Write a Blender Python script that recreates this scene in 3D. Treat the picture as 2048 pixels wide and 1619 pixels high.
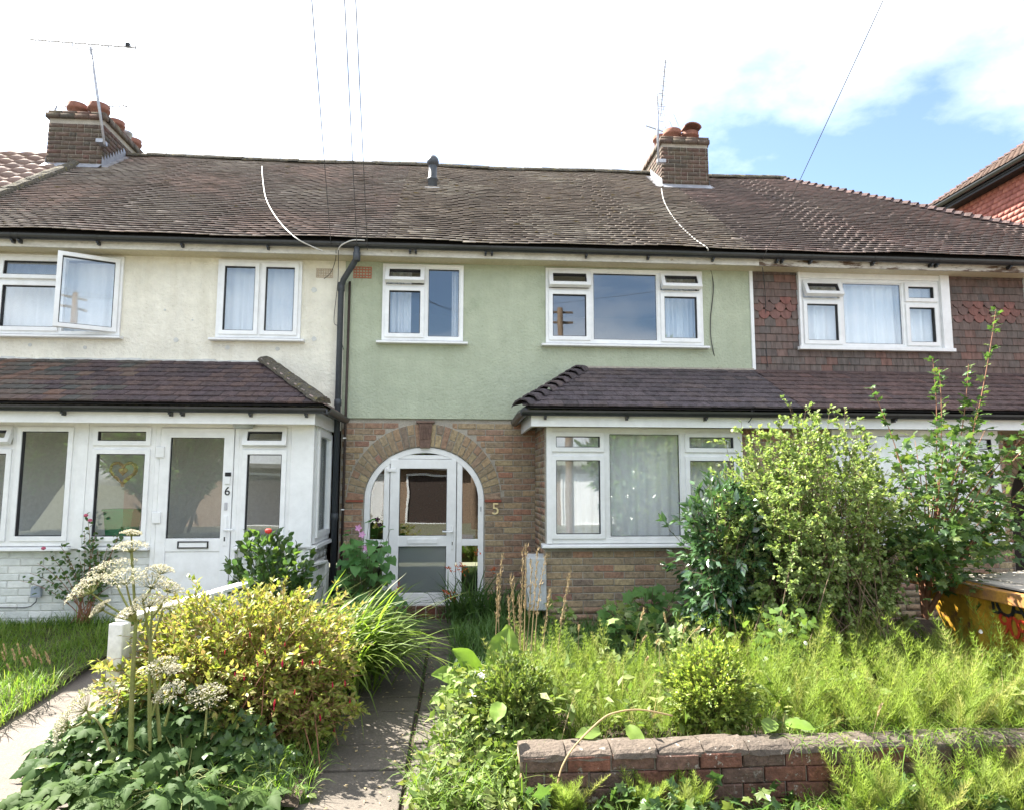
import bpy, math, random
import numpy as np
from mathutils import Matrix, Vector, Euler
for o in list(bpy.data.objects): bpy.data.objects.remove(o)
scene = bpy.context.scene
COL = scene.collection
R = math.radians
random.seed(7)

# ------------------------------------------------------------------ camera
CAM = np.array([0.0, -8.9, 1.66]); FPX = 1400.0
def cam_axes(pitch, yaw, roll):
    cy, sy, cp, sp = math.cos(yaw), math.sin(yaw), math.cos(pitch), math.sin(pitch)
    fwd = np.array([sy*cp, cy*cp, sp]); right = np.array([cy, -sy, 0.0]); up = np.cross(right, fwd)
    cr, sr = math.cos(roll), math.sin(roll)
    return cr*right + sr*up, -sr*right + cr*up, fwd
AX = cam_axes(R(6.3), R(4.4), R(0.1))
cd = bpy.data.cameras.new('camera'); cam = bpy.data.objects.new('camera', cd); COL.objects.link(cam)
m = Matrix.Identity(4)
for i in range(3):
    m[i][0], m[i][1], m[i][2], m[i][3] = AX[0][i], AX[1][i], -AX[2][i], CAM[i]
cam.matrix_world = m
cd.sensor_width = 36; cd.lens = FPX/2048*36; cd.clip_end = 2000; cd.clip_start = .05
scene.camera = cam
scene.render.resolution_x, scene.render.resolution_y = 1024, 809
def ray(x, y): return AX[2] + (x-1024)/FPX*AX[0] - (y-809.5)/FPX*AX[1]
def at(x, y, Y):
    d = ray(x, y); return CAM + d*((Y-CAM[1])/d[1])
def atz(x, y, Z):
    d = ray(x, y); return CAM + d*((Z-CAM[2])/d[2])

# ------------------------------------------------------------------ sky and sun
SUN_EL, SUN_AZ = 49.5, 52.0          # sun stands behind the houses, to the left
az, el = R(SUN_AZ), R(SUN_EL)
to_sun = Vector((-math.sin(az)*math.cos(el), math.cos(az)*math.cos(el), math.sin(el)))
w = bpy.data.worlds.new('World'); scene.world = w; w.use_nodes = True
nt = w.node_tree; nt.nodes.clear(); N = nt.nodes.new; L = nt.links.new
sky = N('ShaderNodeTexSky'); sky.sky_type = 'NISHITA'; sky.sun_disc = False
sky.sun_elevation = el; sky.sun_rotation = -az; sky.air_density = 1.0; sky.dust_density = .8; sky.ozone_density = 1.6
tc = N('ShaderNodeTexCoord'); sep = N('ShaderNodeSeparateXYZ'); L(tc.outputs['Generated'], sep.inputs[0])
def wm(op, a, b):
    n = N('ShaderNodeMath'); n.operation = op
    for i, v in enumerate((a, b)):
        if isinstance(v, (int, float)): n.inputs[i].default_value = v
        else: L(v, n.inputs[i])
    return n.outputs[0]
zz = wm('ADD', wm('MAXIMUM', sep.outputs[2], 0.0), .22)
cmb = N('ShaderNodeCombineXYZ'); L(wm('DIVIDE', sep.outputs[0], zz), cmb.inputs[0]); L(wm('DIVIDE', sep.outputs[1], zz), cmb.inputs[1])
mp = N('ShaderNodeMapping'); mp.inputs['Location'].default_value = (53.5485, 7.991, 0); L(cmb.outputs[0], mp.inputs[0])
nz = N('ShaderNodeTexNoise'); nz.inputs['Scale'].default_value = .7; nz.inputs['Detail'].default_value = 9; nz.inputs['Roughness'].default_value = .56
L(mp.outputs[0], nz.inputs[0])
cr = N('ShaderNodeValToRGB'); cr.color_ramp.elements[0].position = .42; cr.color_ramp.elements[1].position = .6
L(nz.outputs[0], cr.inputs[0])
mx = N('ShaderNodeMix'); mx.data_type = 'RGBA'
L(cr.outputs[0], mx.inputs['Factor']); L(sky.outputs[0], mx.inputs['A']); mx.inputs['B'].default_value = (8.3, 8.5, 8.8, 1)
bg = N('ShaderNodeBackground'); bg.inputs[1].default_value = .058; L(mx.outputs['Result'], bg.inputs[0])
wo = N('ShaderNodeOutputWorld'); L(bg.outputs[0], wo.inputs[0])
sl = bpy.data.lights.new('sun', 'SUN'); sl.energy = 4.8; sl.angle = R(.53); sl.color = (1, .94, .84)
so = bpy.data.objects.new('sun', sl); COL.objects.link(so); so.location = to_sun*30
so.rotation_euler = to_sun.to_track_quat('Z', 'Y').to_euler()
vs = scene.view_settings; vs.view_transform = 'Standard'; vs.look = 'None'; vs.gamma = 1; vs.use_curve_mapping = False
vs.exposure = 2.5
scene.render.engine = 'CYCLES'; scene.cycles.max_bounces = 8; scene.cycles.transparent_max_bounces = 16

# ------------------------------------------------------------------ object helpers
WM = {}
def link(o, parent=None):
    COL.objects.link(o); WM[o] = Matrix.LocRotScale(o.location, o.rotation_euler, o.scale)
    if parent is not None:
        o.parent = parent; o.matrix_parent_inverse = WM[parent].inverted()
    return o
def tag(o, label=None, cat=None, group=None, kind=None):
    if label: o['label'] = label
    if cat: o['category'] = cat
    if group: o['group'] = group
    if kind: o['kind'] = kind
    return o
def thing(name, label, cat, loc=(0, 0, 0), group=None):
    o = bpy.data.objects.new(name, None); o.location = loc; o.empty_display_size = .1
    return tag(link(o), label, cat, group)
def inst(name, mesh, parent, loc, rot=(0, 0, 0), scale=(1, 1, 1)):
    o = bpy.data.objects.new(name, mesh); o.location = loc; o.rotation_euler = rot; o.scale = scale
    return link(o, parent)

class MB:
    def __init__(s): s.v = []; s.f = []; s.mi = []; s.cur = 0
    def add(s, vs, fs):
        b = len(s.v); s.v += [tuple(p) for p in vs]
        for f in fs: s.f.append(tuple(i+b for i in f)); s.mi.append(s.cur)
        return s
    def box(s, x0, x1, y0, y1, z0, z1):
        return s.add([(x0,y0,z0),(x1,y0,z0),(x1,y1,z0),(x0,y1,z0),(x0,y0,z1),(x1,y0,z1),(x1,y1,z1),(x0,y1,z1)],
                     [(0,3,2,1),(4,5,6,7),(0,1,5,4),(1,2,6,5),(2,3,7,6),(3,0,4,7)])
    def quad(s, a, b, c, d): return s.add([a, b, c, d], [(0,1,2,3)])
    def ring(s, x0, x1, z0, z1, wd, y0, y1):
        o = [(x0,z0),(x1,z0),(x1,z1),(x0,z1)]; i = [(x0+wd,z0+wd),(x1-wd,z0+wd),(x1-wd,z1-wd),(x0+wd,z1-wd)]
        V = [(x,y0,z) for x,z in o]+[(x,y0,z) for x,z in i]+[(x,y1,z) for x,z in o]+[(x,y1,z) for x,z in i]
        F = []
        for k in range(4):
            n = (k+1) % 4
            F += [(k,n,4+n,4+k), (8+n,8+k,12+k,12+n), (n,k,8+k,8+n), (4+k,4+n,12+n,12+k)]
        return s.add(V, F)
    def prism(s, poly, y0, y1):
        n = len(poly); V = [(x,y0,z) for x,z in poly]+[(x,y1,z) for x,z in poly]
        F = [tuple(range(n)), tuple(range(2*n-1, n-1, -1))]+[((k+1)%n, k, n+k, n+(k+1)%n) for k in range(n)]
        return s.add(V, F)
    def sweep(s, prof, pts, closed=True):
        # prof: list of (u, w) in the plane normal to each segment; pts: polyline
        pts = [Vector(p) for p in pts]; n = len(prof); base = len(s.v); V = []
        for k, p in enumerate(pts):
            t = (pts[min(k+1, len(pts)-1)]-pts[max(k-1, 0)]).normalized()
            a = Vector((0,0,1)) if abs(t.z) < .9 else Vector((0,1,0))
            u = t.cross(a).normalized(); wv = u.cross(t)
            V += [p+u*q[0]+wv*q[1] for q in prof]
        F = []
        for k in range(len(pts)-1):
            for j in range(n if closed else n-1):
                j2 = (j+1) % n; F.append((k*n+j, k*n+j2, (k+1)*n+j2, (k+1)*n+j))
        if closed: F += [tuple(range(n-1, -1, -1)), tuple((len(pts)-1)*n+i for i in range(n))]
        return s.add(V, F)
    def tube(s, pts, r, n=8):
        return s.sweep([(r*math.cos(2*math.pi*i/n), r*math.sin(2*math.pi*i/n)) for i in range(n)], pts)
    def lathe(s, prof, c, n=16, axis='Z'):
        V = []
        for r, z in prof:
            for i in range(n):
                a = 2*math.pi*i/n; q = (r*math.cos(a), r*math.sin(a), z)
                V.append((c[0]+q[0], c[1]+q[1], c[2]+q[2]))
        F = []
        for k in range(len(prof)-1):
            for i in range(n): F.append((k*n+i, k*n+(i+1)%n, (k+1)*n+(i+1)%n, (k+1)*n+i))
        return s.add(V, F)
    def mesh(s, name, mat, smooth=False):
        me = bpy.data.meshes.new(name); me.from_pydata(s.v, [], s.f)
        for x in (mat if isinstance(mat, (list, tuple)) else [mat]): me.materials.append(x)
        if any(s.mi): me.polygons.foreach_set('material_index', s.mi)
        if smooth: me.polygons.foreach_set('use_smooth', [True]*len(s.f))
        me.update(); return me
    def build(s, name, mat, parent=None, smooth=False, bevel=0, loc=(0,0,0), rot=(0,0,0)):
        o = bpy.data.objects.new(name, s.mesh(name, mat, smooth)); o.location = loc; o.rotation_euler = rot
        link(o, parent)
        if bevel:
            b = o.modifiers.new('bevel', 'BEVEL'); b.width = bevel; b.segments = 2; b.limit_method = 'ANGLE'
        return o

# ------------------------------------------------------------------ materials
def pm(name, ramp, src='noise', streak=None, scale=4, mott=.25, mscale=25, rough=.75, bump=0, bscale=80, spec=.3, trans=0, tcol=None, metal=0, spots=(), stretch=None, coat=0):
    ma = bpy.data.materials.new(name); ma.use_nodes = True; t = ma.node_tree; t.nodes.clear(); N = t.nodes.new; L = t.links.new
    geo = N('ShaderNodeNewGeometry'); pos = geo.outputs['Position']
    if stretch:
        mpn = N('ShaderNodeMapping'); mpn.inputs['Scale'].default_value = stretch; L(pos, mpn.inputs[0]); pos = mpn.outputs[0]
    def noise(sc, det=5, ro=.6):
        n = N('ShaderNodeTexNoise'); n.inputs['Scale'].default_value = sc; n.inputs['Detail'].default_value = det; n.inputs['Roughness'].default_value = ro
        L(pos, n.inputs['Vector']); return n.outputs[0]
    def rampn(fac, stops):
        r = N('ShaderNodeValToRGB'); e = r.color_ramp.elements
        while len(e) < len(stops): e.new(1)
        for i, (p, c) in enumerate(stops): e[i].position = p; e[i].color = (*c, 1)
        L(fac, r.inputs[0]); return r.outputs[0]
    if len(ramp) == 1: ramp = [ramp[0], ramp[0]]
    if src == 'noise': fac = noise(scale); lo, hi = .32, .68
    elif src == 'rand': fac = N('ShaderNodeObjectInfo').outputs['Random']; lo, hi = 0, 1
    else:
        a = N('ShaderNodeAttribute'); a.attribute_name = 'rnd'; fac = a.outputs['Fac']; lo, hi = 0, 1
    k = len(ramp)-1
    col = rampn(fac, [(lo+(hi-lo)*i/k, c) for i, c in enumerate(ramp)])
    def mix(kind, f, a, b):
        n = N('ShaderNodeMix'); n.data_type = 'RGBA'; n.blend_type = kind
        for key, v in (('Factor', f), ('A', a), ('B', b)):
            if isinstance(v, (int, float)): n.inputs[key].default_value = v
            elif isinstance(v, tuple): n.inputs[key].default_value = (*v, 1)
            else: L(v, n.inputs[key])
        return n.outputs['Result']
    if mott:
        g = rampn(noise(mscale, 6, .65), [(.3, (1-mott,)*3), (.7, (1+mott*.6,)*3)])
        col = mix('MULTIPLY', 1.0, col, g)
    for sc, lo, hi, c in spots:
        f = rampn(noise(sc, 6, .65), [(lo, (0,0,0)), (hi, (1,1,1))]); col = mix('MIX', f, col, c)
    if streak:          # rain-run grime in vertical drifts
        sm = N('ShaderNodeMapping'); sm.inputs['Scale'].default_value = (5.5, 5.5, .45); L(geo.outputs['Position'], sm.inputs[0])
        sn_ = N('ShaderNodeTexNoise'); sn_.inputs['Scale'].default_value = 1.0; sn_.inputs['Detail'].default_value = 6; sn_.inputs['Roughness'].default_value = .7; L(sm.outputs[0], sn_.inputs['Vector'])
        col = mix('MIX', rampn(sn_.outputs[0], [(.46, (0,0,0)), (.78, (.4,.4,.4))]), col, streak)
    b = N('ShaderNodeBsdfPrincipled'); L(col, b.inputs['Base Color']); b.inputs['Roughness'].default_value = rough
    b.inputs['Specular IOR Level'].default_value = spec; b.inputs['Metallic'].default_value = metal
    if coat: b.inputs['Coat Weight'].default_value = coat; b.inputs['Coat Roughness'].default_value = .25
    if bump:
        bn = N('ShaderNodeBump'); bn.inputs['Strength'].default_value = bump; bn.inputs['Distance'].default_value = .02
        L(noise(bscale, 4, .6), bn.inputs['Height']); L(bn.outputs[0], b.inputs['Normal'])
    out = N('ShaderNodeOutputMaterial'); sh = b.outputs[0]
    if trans:
        tr = N('ShaderNodeBsdfTranslucent'); ms = N('ShaderNodeMixShader'); ms.inputs[0].default_value = trans
        L(mix('MULTIPLY', 1.0, col, tcol) if tcol else col, tr.inputs[0]); L(sh, ms.inputs[1]); L(tr.outputs[0], ms.inputs[2]); sh = ms.outputs[0]
    L(sh, out.inputs[0]); return ma

def glass_mat(name, ior=1.95, tint=(.97, .98, .98), rough=0.0, haze=0.0):
    ma = bpy.data.materials.new(name); ma.use_nodes = True; t = ma.node_tree; t.nodes.clear(); N = t.nodes.new; L = t.links.new
    # Schlick reflectance on |N.I|, the same from both sides of the pane
    gm = N('ShaderNodeNewGeometry'); dt = N('ShaderNodeVectorMath'); dt.operation = 'DOT_PRODUCT'; L(gm.outputs['Incoming'], dt.inputs[0]); L(gm.outputs['Normal'], dt.inputs[1])
    def mm(op, a, b=None):
        n = N('ShaderNodeMath'); n.operation = op
        for i, v in enumerate((a, b)):
            if v is None: continue
            if isinstance(v, (int, float)): n.inputs[i].default_value = v
            else: L(v, n.inputs[i])
        return n.outputs[0]
    f0 = ((ior-1)/(ior+1))**2; q5 = mm('POWER', mm('SUBTRACT', 1.0, mm('ABSOLUTE', dt.outputs['Value'])), 5.0); fr_out = mm('ADD', f0, mm('MULTIPLY', q5, 1-f0))
    tr = N('ShaderNodeBsdfTransparent'); tr.inputs[0].default_value = (*tint, 1)
    gl = N('ShaderNodeBsdfGlossy'); gl.inputs['Roughness'].default_value = rough; gl.inputs[0].default_value = (.95, .97, 1, 1)
    base = tr.outputs[0]
    if haze:
        df = N('ShaderNodeBsdfTranslucent'); df.inputs[0].default_value = (.62, .68, .68, 1)
        d2 = N('ShaderNodeBsdfDiffuse'); d2.inputs[0].default_value = (.45, .5, .5, 1)
        a = N('ShaderNodeMixShader'); a.inputs[0].default_value = .35; L(df.outputs[0], a.inputs[1]); L(d2.outputs[0], a.inputs[2])
        q = N('ShaderNodeMixShader'); q.inputs[0].default_value = haze; L(base, q.inputs[1]); L(a.outputs[0], q.inputs[2]); base = q.outputs[0]
    ms = N('ShaderNodeMixShader'); L(fr_out, ms.inputs[0]); L(base, ms.inputs[1]); L(gl.outputs[0], ms.inputs[2])
    # old double glazing is never perfectly flat
    geo = N('ShaderNodeNewGeometry'); nz = N('ShaderNodeTexNoise'); nz.inputs['Scale'].default_value = 2.2; nz.inputs['Detail'].default_value = 1
    L(geo.outputs['Position'], nz.inputs['Vector'])
    bn = N('ShaderNodeBump'); bn.inputs['Strength'].default_value = .02; bn.inputs['Distance'].default_value = .03; L(nz.outputs[0], bn.inputs['Height']); L(bn.outputs[0], gl.inputs['Normal'])
    out = N('ShaderNodeOutputMaterial'); L(ms.outputs[0], out.inputs[0]); return ma

m_upvc = pm('upvc', [(.79,.8,.8),(.73,.735,.73)], scale=1.5, mott=.08, mscale=9, rough=.35, spec=.5, spots=[(4,.58,.8,(.66,.655,.62)),(30,.68,.78,(.6,.59,.55))])
m_fascia = pm('fascia_paint', [(.66,.64,.58),(.5,.47,.41)], scale=2, mott=.2, mscale=14, rough=.5, spots=[(6,.62,.72,(.2,.15,.1))], stretch=(1,1,2.2))
m_fascia_dirty = pm('fascia_flaking', [(.62,.6,.55),(.5,.46,.4)], scale=2, mott=.25, mscale=14, rough=.6, spots=[(5,.5,.6,(.11,.07,.045)),(22,.6,.68,(.2,.14,.1))], stretch=(.7,1,2.5))
m_soffit = pm('soffit_paint', [(.6,.55,.4),(.5,.44,.3)], scale=2, mott=.15, rough=.6)
m_green = pm('green_render', streak=(.3,.33,.235), ramp= [(.45,.49,.37),(.38,.42,.31)], scale=1.1, mott=.1, mscale=6, rough=.9, bump=.9, bscale=34, spots=[(34,.66,.74,(.2,.24,.16)),(2.2,.62,.8,(.29,.34,.24))])
m_cream = pm('cream_render', streak=(.5,.45,.33), ramp= [(.8,.77,.67),(.73,.7,.59)], scale=1.0, mott=.12, mscale=5, rough=.9, bump=1.0, bscale=30, spots=[(30,.68,.76,(.4,.36,.26)),(3,.64,.78,(.5,.44,.3))])
m_mortar = pm('mortar', [(.42,.385,.325),(.33,.3,.25)], scale=6, mott=.3, mscale=60, rough=.95, bump=.4, bscale=120)
m_mortar_white = pm('mortar_white_paint', [(.62,.63,.6),(.52,.52,.49)], scale=3, mott=.15, rough=.8)
stock = [tuple(v*2.0 for v in c) for c in [(.13,.092,.064),(.16,.098,.068),(.18,.138,.083),(.145,.11,.075),(.185,.098,.066),(.2,.16,.095),(.11,.085,.066),(.175,.135,.083),(.145,.084,.062),(.165,.13,.09),(.19,.15,.09),(.13,.1,.07)]]
m_brick = pm('stock_brick', stock, src='rand', mott=.45, mscale=28, rough=.88, bump=.5, bscale=70, spots=[(26,.58,.7,(.28,.2,.11)),(40,.62,.72,(.06,.045,.035))])
m_brick_white = pm('white_painted_brick', [(.66,.68,.66),(.58,.6,.57),(.7,.71,.68)], src='rand', mott=.12, mscale=12, rough=.7, bump=.3, bscale=60, spots=[(5,.62,.8,(.42,.42,.37)),(30,.7,.76,(.4,.36,.3))])
m_brick_wall = pm('garden_brick', [(.17,.092,.068),(.12,.075,.06),(.16,.066,.043),(.1,.066,.052),(.14,.08,.06),(.1,.07,.055)], src='rand', mott=.5, mscale=30, rough=.92, bump=.6, bscale=60, spots=[(18,.62,.68,(.34,.31,.27)),(9,.55,.75,(.06,.05,.035)),(46,.66,.7,(.42,.4,.36))])
m_coping = pm('coping_mortar', src='rand', ramp= [(.125,.1,.08),(.085,.07,.057)], scale=5, mott=.4, mscale=40, rough=.95, bump=.7, bscale=60, spots=[(12,.6,.7,(.1,.09,.06)),(25,.64,.7,(.42,.4,.36))])
m_brick_chim = pm('chimney_brick', [(.1,.08,.063),(.13,.088,.068),(.08,.07,.056),(.12,.07,.056),(.11,.095,.07)], src='attr', mott=.4, mscale=20, rough=.92, bump=.3, spots=[(4,.55,.75,(.11,.1,.06)),(30,.62,.7,(.25,.23,.18))])
m_key = pm('keystone_brick', [(.2,.13,.1),(.15,.1,.08)], scale=20, mott=.4, rough=.9, bump=.4)
m_redtile = pm('creasing_tile', [(.26,.08,.05)], mott=.4, rough=.85)
m_lead = pm('lead', [(.36,.37,.4),(.26,.27,.3)], scale=6, mott=.2, rough=.5, metal=.3, spec=.5)
m_lead_light = pm('lead_pale', [(.5,.5,.52),(.4,.4,.42)], scale=6, mott=.2, rough=.5)
m_pot = pm('terracotta', [(.24,.105,.07),(.19,.085,.06)], scale=8, mott=.3, rough=.85, spots=[(14,.6,.75,(.24,.14,.1))])
roof_spots = [(5,.62,.74,(.2,.155,.06)),(24,.66,.74,(.4,.36,.31)),(2.2,.55,.72,(.17,.14,.115))]
m_tile6 = pm('roof_tile_red', [(0.376,0.298,0.262),(0.476,0.362,0.316),(0.300,0.254,0.227),(0.438,0.389,0.342),(0.501,0.448,0.395)], src='attr', mott=.2, mscale=9, rough=.85, spec=.2, spots=roof_spots)
m_tile5 = pm('roof_tile_lichen', [(0.362,0.301,0.249),(0.457,0.386,0.322),(0.296,0.249,0.215),(0.511,0.454,0.383),(0.404,0.314,0.258)], src='attr', mott=.2, mscale=9, rough=.9, spec=.2, spots=[(6,.6,.7,(.24,.18,.07)),(24,.62,.72,(.42,.39,.34)),(2.2,.55,.72,(.19,.165,.14))])
m_tile4 = pm('roof_tile_brown', [(0.294,0.233,0.209),(0.385,0.290,0.262),(0.244,0.203,0.188),(0.346,0.290,0.262),(0.424,0.316,0.284)], src='attr', mott=.2, mscale=9, rough=.85, spec=.2, spots=[(24,.66,.74,(.38,.34,.31)),(5,.62,.74,(.16,.13,.085))])
m_pantile = pm('pantile', [(.2,.13,.105),(.25,.17,.14),(.16,.11,.092)], src='attr', mott=.3, rough=.8, spots=roof_spots)
m_deck = pm('roof_felt', [(.03,.026,.024)], mott=.2, rough=1)
m_moss = pm('mossy_ridge', [(.075,.068,.056),(.12,.105,.08),(.055,.052,.04)], scale=14, mott=.5, mscale=50, rough=1, bump=.9, bscale=50, spots=[(16,.58,.7,(.2,.17,.05)),(40,.62,.7,(.4,.38,.33))])
m_ltile6 = pm('lean_to_tile_dark', [(0.081,0.062,0.067),(0.111,0.080,0.078),(0.074,0.059,0.061),(0.133,0.090,0.078),(0.091,0.070,0.074)], src='rand', mott=.5, mscale=22, rough=.85, spec=.2, bump=.7, bscale=90, spots=[(16,.66,.76,(.15,.14,.125)),(50,.7,.75,(.3,.29,.27))])
m_ltile6r = pm('lean_to_tile_red', [(0.128,0.080,0.063),(0.080,0.068,0.058),(0.068,0.070,0.063),(0.160,0.090,0.063),(0.088,0.085,0.074)], src='rand', mott=.4, mscale=22, rough=.8, spec=.3, bump=.3, bscale=90, spots=[(16,.6,.72,(.17,.155,.13))])
m_ltile5 = pm('lean_to_tile_slate', [(0.091,0.077,0.084),(0.117,0.096,0.101),(0.081,0.070,0.074),(0.140,0.110,0.106)], src='rand', mott=.5, mscale=20, rough=.85, spec=.2, bump=.7, bscale=90, spots=[(16,.64,.75,(.15,.145,.13)),(50,.7,.75,(.34,.33,.31))])
m_ltile4 = pm('lean_to_tile_purple', [(0.111,0.080,0.074),(0.140,0.096,0.089),(0.098,0.073,0.072),(0.163,0.105,0.095)], src='rand', mott=.5, mscale=20, rough=.85, spec=.2, bump=.7, bscale=90, spots=[(14,.64,.75,(.19,.175,.16)),(50,.7,.75,(.3,.29,.27))])
m_hang = pm('hung_tile', [(0.118,0.100,0.089),(0.136,0.108,0.095),(0.141,0.098,0.085),(0.108,0.095,0.088),(0.178,0.100,0.081),(0.125,0.104,0.093),(0.148,0.100,0.085),(0.118,0.102,0.093)], src='rand', mott=.45, mscale=16, rough=.75, spec=.3, stretch=(1.6,1,.35), spots=[(26,.64,.72,(.17,.078,.06))])
m_hang_club = pm('club_tile', [(.13,.1,.09),(.2,.095,.08),(.14,.1,.09),(.23,.1,.083),(.17,.1,.085)], src='rand', mott=.4, mscale=16, rough=.75, spec=.3, stretch=(1.6,1,.35))
m_tile_far = pm('far_roof_tile', [(.12,.085,.07),(.16,.11,.09),(.1,.075,.065)], src='attr', mott=.2, mscale=9, rough=.85, spec=.2)
m_hang_red = pm('hung_tile_red', [(0.403,0.142,0.112),(0.480,0.186,0.147),(0.346,0.120,0.096)], src='attr', mott=.2, mscale=9, rough=.8)
m_gutter = pm('gutter_black', [(.018,.02,.022),(.03,.032,.034)], scale=3, mott=.3, rough=.35, spec=.5, spots=[(9,.62,.8,(.06,.06,.055))])
m_pipe = pm('pipe_grey', [(.04,.047,.056),(.055,.062,.07)], scale=3, mott=.2, rough=.45, spec=.4)
m_pipe_brown = pm('pipe_brown', [(.05,.036,.03)], mott=.3, rough=.6)
m_metal = pm('aerial_metal', [(.42,.43,.45),(.3,.3,.32)], scale=20, mott=.2, rough=.45, metal=.6)
m_dark = pm('dark_plastic', [(.015,.015,.016)], mott=.1, rough=.5)
m_wire = pm('wire', [(.05,.05,.05)], mott=0, rough=.6)
m_white_cable = pm('white_cable', [(.5,.48,.44)], mott=.1, rough=.5)
m_room = pm('room_paint', [(.5,.49,.45)], mott=.05, rough=.9)
m_porch_room = pm('porch_paint', [(.72,.72,.68)], mott=.1, rough=.9)
m_room_dark = pm('room_carpet', [(.09,.075,.06)], mott=.2, rough=1)
m_curtain = pm('net_curtain', [(.92,.93,.94),(.88,.89,.91)], scale=2, mott=.05, rough=.9, trans=.18, spec=.1)
m_curtain_pale = pm('pale_curtain', [(.86,.9,.94)], mott=.04, rough=.9, trans=.15, spec=.1)  # pale bluish curtain cloth, one even colour throughout
m_glass = glass_mat('window_glass'); m_frost = glass_mat('frosted_glass', ior=1.45, rough=.12, haze=.62)
m_seal = pm('rubber_seal', [(.03,.03,.032)], mott=0, rough=.6)
m_airbrick = pm('air_brick', [(.4,.16,.1)], mott=.25, rough=.85)
m_airbrick_cream = pm('air_brick_painted', [(.5,.42,.32)], mott=.25, rough=.85)
m_concrete = pm('path_concrete', [(.14,.12,.1),(.1,.088,.074)], scale=2.5, mott=.3, mscale=60, rough=.95, bump=.4, bscale=110, spots=[(4,.55,.75,(.07,.062,.05)),(70,.66,.74,(.22,.2,.17))])
m_drive = pm('drive_concrete', [(.19,.165,.145),(.145,.125,.108)], scale=2, mott=.3, mscale=80, rough=.95, bump=.5, bscale=130, spots=[(90,.62,.7,(.3,.27,.24)),(80,.64,.7,(.1,.088,.075))])
m_soil = pm('soil', [(.07,.05,.035),(.04,.03,.022)], scale=8, mott=.5, mscale=50, rough=1, bump=.9, bscale=40, spots=[(20,.62,.7,(.16,.13,.08))])
m_turf = pm('turf_soil', [(.06,.07,.025),(.08,.075,.035)], scale=6, mott=.4, rough=1, bump=.6, bscale=50)
m_asphalt = pm('asphalt', [(.15,.145,.14),(.12,.118,.115)], scale=3, mott=.3, mscale=120, rough=.95, bump=.3, bscale=150)
m_ground = pm('ground_earth', [(.13,.125,.085),(.11,.115,.07)], scale=.5, mott=.3, rough=1)
m_white_paint = pm('white_fence_paint', [(.72,.73,.72),(.6,.6,.57)], scale=4, mott=.2, mscale=20, rough=.6, spots=[(7,.6,.75,(.4,.4,.35))])
m_meter = pm('meter_box_plastic', [(.48,.5,.5),(.4,.42,.42)], scale=4, mott=.2, rough=.5)
m_junction = pm('junction_box_grey', [(.3,.34,.4)], mott=.1, rough=.5)
m_skip = pm('skip_yellow', [(0.508,0.297,0.026),(0.451,0.243,0.026)], scale=3, mott=.4, mscale=12, rough=.6, spec=.3, spots=[(9,.55,.68,(.2,.09,.04)),(28,.66,.71,(.16,.07,.03))])
m_skip_rim = pm('skip_rim_rust', [(.5,.25,.04),(.34,.16,.05)], scale=3, mott=.3, rough=.6, spots=[(4,.45,.6,(.2,.1,.06))])
m_paint_black = pm('black_lettering', [(.03,.028,.025)], mott=.2, rough=.6); m_paint_red = pm('red_lettering', [(.5,.05,.02)], mott=.2, rough=.6)
m_gold = pm('gold_numeral', [(.75,.62,.34)], mott=.1, rough=.4, metal=.2)
m_plank = pm('plasterboard', [(.5,.46,.4),(.42,.38,.33)], scale=4, mott=.2, rough=.8)
m_wicker = pm('wicker', [(.4,.27,.13)], mott=.4, mscale=90, rough=.8)
m_crate = pm('green_crate', [(.01,.22,.08)], mott=.1, rough=.5)
def leafm(name, ramp, trans=.42, tcol=(1.3,1.35,.75), rough=.5, spec=.35, src='attr', mott=.15, coat=0, k=1.3): return pm(name, [tuple(v*k for v in c) for c in ramp], src=src, mott=mott, mscale=18, rough=rough, spec=spec, trans=trans, tcol=tcol, coat=coat)
m_privet = leafm('privet_leaf', k=1.9, ramp=[(.1,.15,.042),(.15,.185,.07),(.07,.112,.034),(.185,.21,.095),(.09,.14,.04)])
m_laurel = leafm('glossy_leaf', [(.028,.062,.024),(.04,.08,.03),(.022,.05,.02)], trans=.2, rough=.25, spec=1.0, coat=.8, k=2.0)
m_maple = leafm('maple_leaf', [(.05,.1,.028),(.075,.13,.035),(.04,.085,.03),(.11,.14,.035)], rough=.38, spec=.5)
m_box = leafm('box_leaf', k=2.2, ramp=[(.1,.14,.028),(.15,.18,.04),(.06,.1,.022),(.19,.2,.05)], rough=.4, spec=.5)
m_fuchsia = leafm('fuchsia_leaf', [(.17,.2,.032),(.22,.235,.05),(.12,.17,.028),(.25,.245,.06),(.27,.2,.09),(.1,.15,.026),(.21,.225,.05),(.15,.19,.034),(.26,.2,.08),(.11,.16,.03)], tcol=(1.3,1.3,.75), k=1.4)
m_fuchsia_fl = pm('fuchsia_flower', [(.5,.015,.05),(.4,.01,.06)], src='rand', mott=.1, rough=.5, trans=.3)
m_umbel_leaf = leafm('deep_lobed_leaf', k=1.3, ramp=[(.032,.066,.018),(.045,.085,.022),(.06,.1,.022),(.038,.072,.02)], src='rand', rough=.6, spec=.12, trans=.4)
m_umbel_stem = pm('umbel_stem', [(.17,.2,.05),(.2,.2,.07)], scale=9, mott=.3, rough=.6, trans=.15)
m_umbel_fl = pm('umbel_floret', [(.46,.43,.3),(.55,.52,.42),(.36,.35,.2)], src='attr', mott=.1, rough=.8, trans=.3)
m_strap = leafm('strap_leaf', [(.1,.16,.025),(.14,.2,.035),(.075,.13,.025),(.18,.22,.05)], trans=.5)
m_strap_dark = leafm('strap_leaf_dark', [(.05,.1,.03),(.065,.12,.03),(.04,.085,.03)], trans=.45)
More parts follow.
